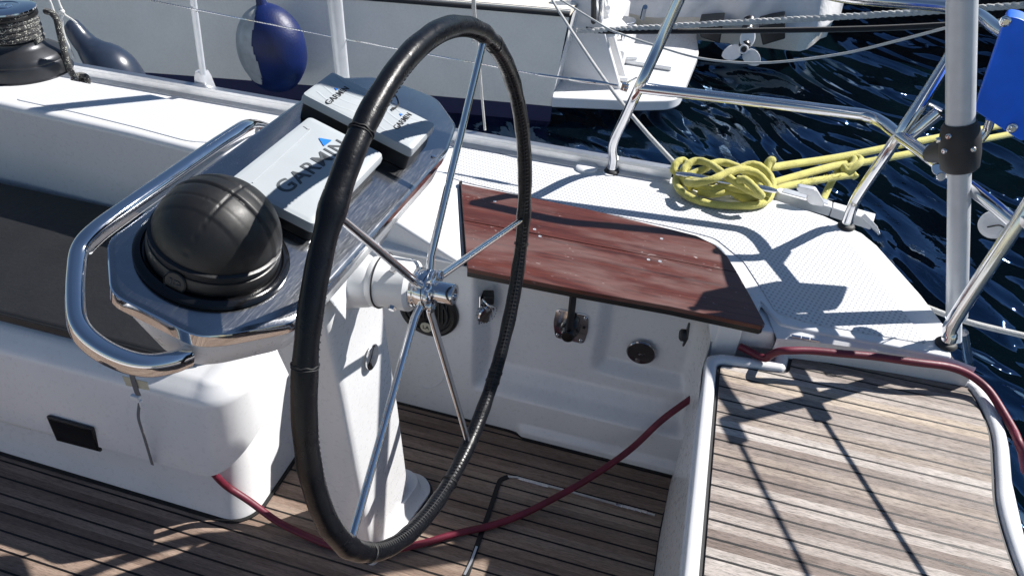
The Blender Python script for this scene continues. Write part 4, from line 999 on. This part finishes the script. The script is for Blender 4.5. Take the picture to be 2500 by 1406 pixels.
# ================================================================== RED HOSE
hose = thing('red_hose', tuple(az(850, 1335, .015)), 'dark red hose trailing from under the seat across the teak and round the aft seat', 'hose')
H = [ay(500, 1135, .03), ay(515, 1146, -.02), az(560, 1190, .105), az(620, 1232, .06), az(680, 1272, .03), az(740, 1305, .015), az(800, 1328, .012), az(880, 1346, .012), az(960, 1342, .012), az(1030, 1325, .012), az(1100, 1307, .012), az(1190, 1283, .014), az(1300, 1243, .025), az(1400, 1192, .05), az(1480, 1138, .085), az(1550, 1086, .13), az(1620, 1024, .20), az(1700, 962, .27), az(1720, 940, .30)]
hw = [p + Vector((.002 * math.sin(i * .23), .002 * math.sin(i * .31 + 1), .001 * math.sin(i * .4))) for i, p in enumerate(smoothp(H, 8))]
MB().tube(hw, .0092, 18).build('hose_run', 'hose_red', hose)
H2 = [Vector((.585, .495, .515)), az(1862, 874, .522), az(1880, 866, .54), az(1905, 858, .565), az(1935, 855, .574), az(1990, 857, .576), az(2070, 864, .574), az(2160, 874, .572), az(2250, 885, .570), az(2320, 898, .562), az(2370, 915, .548), az(2410, 950, .530), az(2445, 1000, .520), az(2475, 1050, .515), az(2488, 1085, .51), az(2498, 1115, .48), az(2504, 1150, .40)]
MB().tube([p + Vector((.0, .0015 * math.sin(i * .37), .001 * math.sin(i * .29))) for i, p in enumerate(smoothp(H2, 8))], .0092, 18).build('hose_run', 'hose_red', hose)

# ================================================================== WINCH
wb = az(62, 170, zc)
KW = .80; KH = .72
def kw(pr): return [(r * KW, h * KH) for r, h in pr]
wi = thing('winch', tuple(wb), 'black cockpit winch with a chrome top on the coaming', 'winch')
MB().lathe(kw([(.175, 0), (.176, .004), (.170, .006), (.168, .052), (.165, .060), (.160, .066)]), wb, (0, 0, 1), 64).build('winch_skirt', 'winch_alloy', wi, ang=25)
MB().lathe(kw([(.163, .062), (.163, .070), (.150, .088), (.115, .110), (.100, .125), (.098, .14)]), wb, (0, 0, 1), 64).build('winch_bell', 'winch_alloy', wi, ang=45)
MB().lathe(kw([(.098, .13), (.088, .145), (.085, .17), (.085, .205), (.090, .222), (.106, .236), (.112, .240), (.112, .247), (.104, .249), (.104, .258), (.113, .260), (.114, .266)]), wb, (0, 0, 1), 64).build('winch_drum', 'black_plastic', wi, ang=30)
MB().lathe(kw([(.114, .266), (.113, .272), (.100, .277), (.060, .279), (.058, .276), (.035, .277), (.033, .281), (.018, .281), (.016, .272), (0, .272)]), wb, (0, 0, 1), 64).build('winch_cap', 'chrome', wi, ang=30)
wr2 = thing('winch_line', tuple(wb), 'black line with pale flecks wound round the winch and knotted at its tail', 'rope')
tp = MB(); pts = []
for k in range(5 * 48 + 1):
    a = 2 * math.pi * k / 48; pts.append(wb + Vector((.0985 * KW * math.cos(a), .0985 * KW * math.sin(a), (.140 + .0225 * k / 48) * KH)))
tp.tube(pts, .0085, 12)
tp.build('line_turns', 'rope_fleck', wr2)
dw = (wb - CAMP).length - .05
tl = [ad(112, 28, dw - .0), ad(125, 32, dw - .02), ad(138, 48, dw - .03), ad(146, 80, dw - .03), ad(153, 110, dw - .03), ad(160, 140, dw - .03), ad(172, 172, dw - .02), ad(182, 190, dw)]
MB().tube(smoothp(tl, 8), .0105, 12).build('line_tail', 'rope_fleck', wr2)
kn = [(182, 188), (195, 184), (210, 188), (214, 202), (204, 210), (190, 205), (180, 197), (192, 192), (206, 198), (210, 212), (198, 218), (186, 214), (176, 219)]
MB().tube(smoothp([ad(u, v, dw + .02 * math.sin(i * 1.9)) for i, (u, v) in enumerate(kn)], 7), .0095, 12).build('line_knot', 'rope_fleck', wr2)
MB().ball(ad(170, 221, dw), .0125, 12, 8).build('line_end', 'rope_white', wr2)

# ================================================================== FENDERS
f1 = thing('navy_fender', tuple(ay(230, 120, 1.45)), 'dark navy rubber fender hung outside the toe rail beyond the winch', 'fender')
fp_ = [(168, 52), (173, 58), (182, 72), (196, 92), (212, 110), (230, 128), (252, 148), (275, 172), (295, 205), (310, 240)]
fr_ = [.012, .030, .038, .043, .048, .064, .088, .103, .108, .10]
MB().tube(smoothp([ay(u, v, 1.45) for u, v in fp_], 5), [x for x in sum([[fr_[i] + (fr_[i + 1] - fr_[i]) * k / 5 for k in range(5)] for i in range(len(fr_) - 1)], []) + [fr_[-1]]], 32).build('fender_body', 'fender_navy', f1, ang=70)
MB().tube(smoothp([ay(u, v, 1.40) for u, v in ((116, -10), (125, 10), (134, 34), (142, 36), (150, 30), (160, 38), (178, 50), (188, 58))], 5), .0042, 8).tube(smoothp([ay(u, v, 1.39) for u, v in ((138, -10), (146, 12), (152, 28), (152, 60), (158, 90), (170, 118), (182, 146))], 5), .0042, 8).ball(ay(151, 29, 1.39), .011, 10, 8).build('fender_lanyard', 'rope_white', f1)
f2c = ay(663, 120, 3.42)
f2 = thing('ball_fender', tuple(f2c), 'large ball fender, half dirty white and half royal blue, against the neighbouring hull', 'fender')
bl = MB(); bl.ball((0, 0, 0), .240, 140, 110, (1, .85, 1.24)); core = MB(); core.v = [v + f2c for v in bl.v]; core.f = bl.f; core.build('ball_body', 'fender_white', f2, ang=70)
k_ = [f for f in bl.f if sum((bl.v[i].x * .93 + bl.v[i].y * .30 + .014 * math.sin(bl.v[i].z * 17) for i in f)) / len(f) > -.055 or sum(bl.v[i].z for i in f) / len(f) < -.21]
sk = MB(); sk.v = [v * (1.018 + .006 * math.sin(v.z * 30 + v.x * 20)) + f2c for v in bl.v]; sk.f = k_; sk.build('ball_cover', 'fender_blue', f2, ang=70, recalc=False, solid=.003)
MB().tube([f2c + Vector((-.02, 0, .25)), f2c + Vector((-.025, 0, .31)), f2c + Vector((-.03, 0, .36))], [.05, .035, .03], 16).tube([f2c + Vector((-.03, 0, .35)), f2c + Vector((-.05, .1, .8))], .012, 8).build('ball_neck', 'fender_blue', f2)

# ================================================================== NEIGHBOUR YACHT
ny = thing('neighbour_yacht', (-.68, 4.2, ZW), 'white neighbouring yacht with a low swim platform, moored alongside', 'yacht')
def hx(t): return -9 + (8.33) * t
def hY(x): return 4.10 + (x + .68) * .172 - .012 * (x + .68) ** 2 * .6
def hull_pt(u, v):
    x = hx(u); y = hY(x); z = ZW - .25 + (1.03) * v
    return (x + .085 * max(0, (z + .45)) * (1 if u > .999 else u ** 8), y + .16 * (z + .45), z)
MB().grid(hull_pt, 60, 14, 0, 1, .36, 1).build('topsides', 'gelcoat_far', ny, ang=60)
MB().grid(lambda u, v: tuple(Vector(hull_pt(u, v * .36)) + Vector((0, .012, 0))), 60, 4).build('boot_top', 'antifoul_navy', ny)
zt = ZW - .25 + 1.03
edge = [Vector(hull_pt(k / 30, 1)) for k in range(31)]
MB().tube([p + Vector((0, -.008, -.012)) for p in edge], .016, 10).build('rubbing_strake', 'rubber', ny)
MB().tube([p + Vector((0, .02, .006)) for p in edge], .012, 8).build('strake_insert', 'steel_tube', ny)
MB().slab([(p.x, p.y) for p in edge] + [(edge[-1].x, 6.4), (-9, 6.0)], zt - .02, zt + .015).build('deck', 'gelcoat_far', ny)
MB().slab([(-9, 3.6), (-.8, 4.55), (-.75, 6.2), (-9, 6)], zt + .015, zt + .25).build('cockpit_coaming', 'gelcoat', ny, bevel=.03)
MB().slab([(-3, 4.36), (-.8, 4.62), (-.78, 4.80), (-3, 4.6)], zt + .25, zt + .265).build('coaming_trim', 'wood_trim', ny)
# transom with raked side wing
x0_, x1_ = -.66, -.62
tr_ = MB(); tr_.add([(-.69, 4.105, -.50), (-.69, 6.3, -.50), (-.60, 4.21, zt), (-.60, 6.3, zt), (-1.1, 4.75, zt), (-.70, 4.60, -.44)], [(0, 1, 3, 2)])
tr_.build('transom', 'gelcoat', ny)
for y_ in (4.42, 4.68):
    MB().prism([(-.68, y_, -.47), (-.20, y_, -.44), (-.56, y_, zt + .22), (-.66, y_, zt + .2)], [(-.68, y_ + .06, -.47), (-.20, y_ + .06, -.44), (-.56, y_ + .06, zt + .22), (-.66, y_ + .06, zt + .2)]).build('transom_wing', 'gelcoat', ny, bevel=.015)
for k in range(3): MB().box((-.56 + .06 * (2 - k), 5.2, -.42 + .19 * k + .08), (.25 - .06 * k + .1, .75, .16)).build('boarding_step', 'gelcoat', ny, bevel=.02)
plat = rpoly([tuple(az(u, v, -.42))[:2] for u, v in ((1347, 238), (1560, 247), (1660, 245), (1707, 130), (1700, 78), (1480, 60), (1405, 60))], [.02, .02, .28, .08, .02, 0, 0], 8)
MB().slab(plat, -.50, -.42).build('swim_platform', 'gelcoat', ny, bevel=.02)
for (a, b) in (((1486, 127), (1461, 168)), ((1519, 78), (1502, 103)), ((1531, 14), (1528, 44))):
    A, B = az(*a, -.415), az(*b, -.415); MB().tube([A, B], 0, prof=rrect(.085, .012, .005), up=(0, 0, 1)).build('platform_slot', 'slot_black', ny)
for (a, b, w_) in (((1515, 146), (1640, 166), .07), ((1478, 189), (1532, 195), .04), ((1560, 203), (1608, 208), .05)):
    A, B = az(*a, -.40), az(*b, -.40); MB().tube([A, B], 0, prof=rrect(w_, .035, .01), up=(0, 0, 1)).build('ladder_rail', 'white_plastic', ny)
MB().tube(smoothp([az(1484, 20, .1), az(1486, 80, -.2), az(1488, 118, -.33), az(1504, 137, -.36), az(1555, 143, -.37)], 6), .018, 12).build('ladder_tube', 'white_plastic', ny)
for q in (((1450, -20, .35), (1448, 145, -.40)), ((1470, -20, .35), (1462, 150, -.40))):
    MB().tube([az(*q[0]), az(*q[1])], .020, 12).build('stern_post', 'rubber' if q[0][0] == 1450 else 'steel_tube', ny)
MB().box(az(1490, 60, .0), (.20, .28, .03), (1, .5, .2), (-.5, 1, 0)).box(az(1475, 85, -.05), (.14, .12, .03), (1, .5, .3), (-.5, 1, 0)).build('fold_step', 'white_plastic', ny, bevel=.01)
q = az(1527, 50, -.1); MB().lathe([(.085, 0), (.088, .004), (.085, .008), (0, .008)], q, (0, 0, 1), 28).tube([q, q - Vector((0, 0, .3))], .02, 10).build('table_disc', 'chrome', ny)
MB().tube([az(1575, 18, -.1), az(1568, 45, -.25)], .022, 8).build('deck_fitting', 'steel_tube', ny)
cl_ = MB(); q = az(1393, 75, -.05); cl_.tube([q + Vector((-.02, 0, .12)), q, q + Vector((.0, .0, -.10))], .014, 8).tube([q + Vector((-.05, -.02, -.18)), q + Vector((.14, .0, -.06))], .012, 8); cl_.build('stern_cleat', 'steel_tube', ny)

# covered motor boat with propeller and trim tabs
mo_ = thing('covered_motorboat', tuple(ay(1820, 70, 6.0)), 'small motorboat under a wrinkled grey canvas cover with its white propeller showing', 'boat')
def cv(u, v):
    x = -.55 + 2.05 * u; zb = -.30 + .05 * u; y = 6.0
    zt_ = .55; t = v
    z = zb + (zt_ - zb) * min(1, t * 1.15); yy = y + .18 * math.sin(t * 1.3) + 1.6 * max(0, t - .75) * 2 - .25 * sstep(.85, 1, u) * 0
    nz = noise.noise(Vector((x * 3.0 + z * 1.2, z * 2.0, 1.3))) * .09 + noise.noise(Vector((x * 8 - z * 4, z * 3.0, 5))) * .035 + .02 * math.sin(x * 9 + z * 6)
    xe = x - (.0 if u < .9 else (u - .9) * 1.2 * (t - .2) * .0)
    yy += .6 * sstep(.82, 1, u) ** 2
    return (xe, yy + nz * (1 - .5 * (t < .02)), z + .02 * math.sin(x * 7) * (1 - t))
MB().grid(cv, 90, 50).build('canvas_cover', 'canvas_grey', mo_, ang=80)
sk = MB(); sk.grid(lambda u, v: (-.5 + 1.95 * u, 6.02 + .55 * sstep(.82, 1, u) ** 2 + .15 * v, -.28 - .25 * v + .05 * u), 30, 4); sk.build('boat_hull', 'gelcoat_far', mo_, ang=60)
for uu in ((1705, 62, 1766, 58, 1757, 108, 1710, 92), (1852, 66, 1917, 55, 1917, 96, 1862, 112)):
    P_ = [ay(uu[i], uu[i + 1], 5.72) for i in (0, 2, 4, 6)]
    MB().ext(P_, (0, .28, .02)).build('trim_tab', 'black_plastic', mo_, bevel=.01)
pc_ = ay(1816, 121, 5.50); pdv = (CAMP - pc_).normalized(); pdv = (pdv + Vector((0, -.4, .1))).normalized()
pu1 = Vector((0, 0, 1)); pu1 = (pu1 - pdv * pu1.dot(pdv)).normalized(); pu2 = pdv.cross(pu1)
MB().lathe([(.030, -.05), (.040, 0), (.040, .035), (.033, .040), (.026, .035), (.024, .01), (0, .01)], pc_, pdv, 28).build('propeller_hub', 'white_plastic', mo_)
MB().lathe([(.022, 0), (.022, .034), (0, .036)], pc_, pdv, 16).build('propeller_nut', 'rubber', mo_)
for k in range(3):
    a0 = math.radians(8 + 120 * k); rd_ = pu1 * math.cos(a0) - pu2 * math.sin(a0); tn_ = pdv.cross(rd_)
    def bp(u, v, rd_=rd_, tn_=tn_):
        r = .03 + .155 * u; w2 = .062 * math.sin(math.pi * min(1, .18 + u * .82)) ** .6 * (1 if u < .98 else .6)
        t_ = (v - .5) * 2 * w2; return pc_ + rd_ * r + tn_ * (t_ + .01 * u) + pdv * (t_ * .45)
    MB().grid(bp, 14, 10).build('propeller_blade', 'white_plastic', mo_, solid=.006, ang=70)
MB().tube([pc_ + Vector((0, .02, .02)), pc_ + Vector((0, .30, .16))], .05, 14).build('propeller_leg', 'black_plastic', mo_)

# ================================================================== LINES BETWEEN BOATS AND QUAY
def line_thing(name, label, pts_, r, mat, tw=None, cat='rope'):
    P_ = smoothp([ad(*p) for p in pts_], 8); t = thing(name, tuple(P_[0]), label, cat)
    if tw: twisted(MB(), P_, r, tw, 3, .02).build('rope_strands', mat, t)
    else: MB().tube(P_, r, 10).build('rope_body', mat, t)
    return t
line_thing('mooring_line', 'thick twisted white mooring line led from the neighbouring stern past the silver pole', [(1408, 76, 5.6), (1500, 73, 5.6), (1700, 61, 5.5), (2000, 45, 5.4), (2310, 26, 5.3), (2620, 5, 5.2)], .021, 'rope_white', .12)
line_thing('black_spring_line', 'taut black line just below the twisted white mooring line', [(1430, 72, 5.62), (1500, 78, 5.6), (1800, 76, 5.5), (2100, 71, 5.4), (2350, 60, 5.3), (2600, 45, 5.2)], .018, 'rope_black')
line_thing('slack_white_line', 'thin white line sagging over the water from the swim platform to the pole', [(1360, -5, 5.2), (1480, 68, 5.0), (1520, 85, 4.9), (1600, 112, 4.8), (1700, 141, 4.6), (1800, 153, 4.4), (1900, 152, 4.2), (2050, 133, 4.0), (2180, 103, 3.8), (2320, 66, 3.6)], .0065, 'rope_white')
dj = (az(1645, 398, ZD + .03) - CAMP).length
line_thing('diagonal_grey_line', 'pale braided line slanting down from the neighbouring yacht to the toe rail', [(1335, -25, 4.6), (1362, 24, 4.3), (1430, 128, 3.6), (1500, 228, 3.0), (1570, 315, 2.6), (1650, 402, dj)], .0075, 'rope_grey')
vt = thing('fender_rope', tuple(ay(1183, 316, 1.2)), 'thin white rope hanging vertically behind the top of the wheel to the toe rail', 'rope')
MB().tube(smoothp([ay(u, v, 1.2) for u, v in ((1158, -15), (1160, 40), (1168, 130), (1177, 240), (1184, 318))], 5), .0045, 8).build('rope_fall', 'rope_grey', vt)
MB().tube([ay(1153, -15, 1.2), ay(1155, 40, 1.2), ay(1160, 90, 1.2)], .0035, 8).ball(ay(1155, 100, 1.2), .006, 8, 6).build('rope_bight', 'rope_grey', vt)
line_thing('stern_line', 'pale line leaving the deck edge below the silver pole toward the lower right water', [(2262, 750, 2.50), (2320, 772, 2.53), (2372, 788, 2.55), (2440, 805, 2.6), (2600, 842, 2.7)], .009, 'rope_grey')

for P_, lab, nm in ((Vector((1.115, .692, 1.16)), 'upper thin safety line running off the aft pulpit leg across the stern', 'stern_safety_line'), (Vector((1.088, .650, .91)), 'lower thin safety line running off the aft pulpit leg across the stern', 'stern_safety_line')):
    t = thing(nm, tuple(P_), lab, 'safety line', 'safety lines across the stern')
    dr = Vector((.40, -.917, -.02)); q1_2 = P_ + dr * .75; pts_ = [P_, P_ + dr * .25, P_ + dr * .5, q1_2, Vector((1.50, -.9, P_.z - .06)), Vector((1.35, -2.5, P_.z))]
    MB().tube(smoothp(pts_, 8), .0048, 8).build('line_body', 'rope_grey', t)
    MB().box(P_ + dr * .03, (.030, .07, .022), dr.cross(Vector((0, 0, 1))), dr).lathe([(.016, -.01), (.016, .01)], P_ + dr * .0, (0, 0, 1), 14).build('snap_hook', 'steel_tube', t, bevel=.004)
# ================================================================== QUAY
qw = MB()  # corner rocks are real; the long unseen run is added for dark water reflections
base = [(-40, 22), (-6, 14.5), (1.2, 10.8), (2.8, 9.25), (4.2, 8.0), (8, 5.2), (14, 1), (30, -8)]
bp_ = smoothp([(x, y, 0) for x, y in base], 8)
def qf(u, v):
    i = u * (len(bp_) - 1); k = min(int(i), len(bp_) - 2); p = bp_[k].lerp(bp_[k + 1], i - k); z = ZW - .6 + 3.2 * v
    n_ = noise.noise(Vector((p.x * .9, p.y * .9, z * .9))) * .5 + noise.noise(Vector((p.x * 2.6, p.y * 2.6, z * 2.6))) * .2
    return (p.x + n_ * .5 + .25 * v, p.y + n_ + .5 * v, z)
qw.grid(qf, 260, 40); o = qw.build('harbour_wall', 'harbour_stone', ang=180)
tag(o, 'rough dark stone harbour wall behind the boats, mostly unseen, extended to darken the water reflections', 'wall')

# ------------------------------------------------------------------ nest small pieces one level deeper under the part that carries them
NEST = {'stitching': 'leather_rim', 'hub_flange': 'hub', 'hub_nut': 'hub', 'throttle_screw': 'throttle_plate', 'badge_mark': 'badge', 'knob_star': 'knob_ring', 'vent_grille': 'vent_plate',
        'grille_bars': 'speaker_ring', 'speaker_rib': 'speaker_ring', 'lettering': ('cover_shell', 'label_plate'), 'triangle_mark': 'cover_shell', 'cover_ridge': 'cover_shell', 'cover_ripples': 'cover_shell',
        'cushion_piping': 'cushion_pad', 'housing_bolt': 'shaft_housing', 'housing_seal': 'shaft_housing', 'plinth_seal': 'plinth', 'clamp_bolt': 'clamp_sleeve', 'box_bolt': 'box_shell',
        'hatch_slot': 'cockpit_floor', 'hatch_trim': 'cockpit_floor', 'hatch_hinge': 'cockpit_floor', 'cap_screw': 'cap_disc', 'propeller_nut': 'propeller_hub', 'propeller_blade': 'propeller_hub',
        'leg_gasket': 'leg', 'strake_insert': 'rubbing_strake', 'platform_slot': 'swim_platform', 'seat_caulk': 'aft_seat_base', 'seat_rim': 'aft_seat_base', 'teak_seat_top': 'aft_seat_base', 'post_track': 'post_extrusion', 'wire_clip': 'stanchion_tube'}
def base(n): return n.split('.')[0]
for o in [x for x in bpy.data.objects if x.type == 'MESH' and x.parent and base(x.name) in NEST]:
    want = NEST[base(o.name)]; want = (want,) if isinstance(want, str) else want
    c = [x for x in o.parent.children if base(x.name) in want]
    if not c: continue
    def cen(x):
        n_ = len(x.data.vertices); t_ = Vector((0, 0, 0))
        for v in x.data.vertices: t_ += v.co
        return t_ / n_
    if len(c) > 1:
        co = min(v.co.z for v in o.data.vertices); oc = cen(o); c.sort(key=lambda x: min((v.co - oc).length for v in x.data.vertices))
    o.parent = c[0]
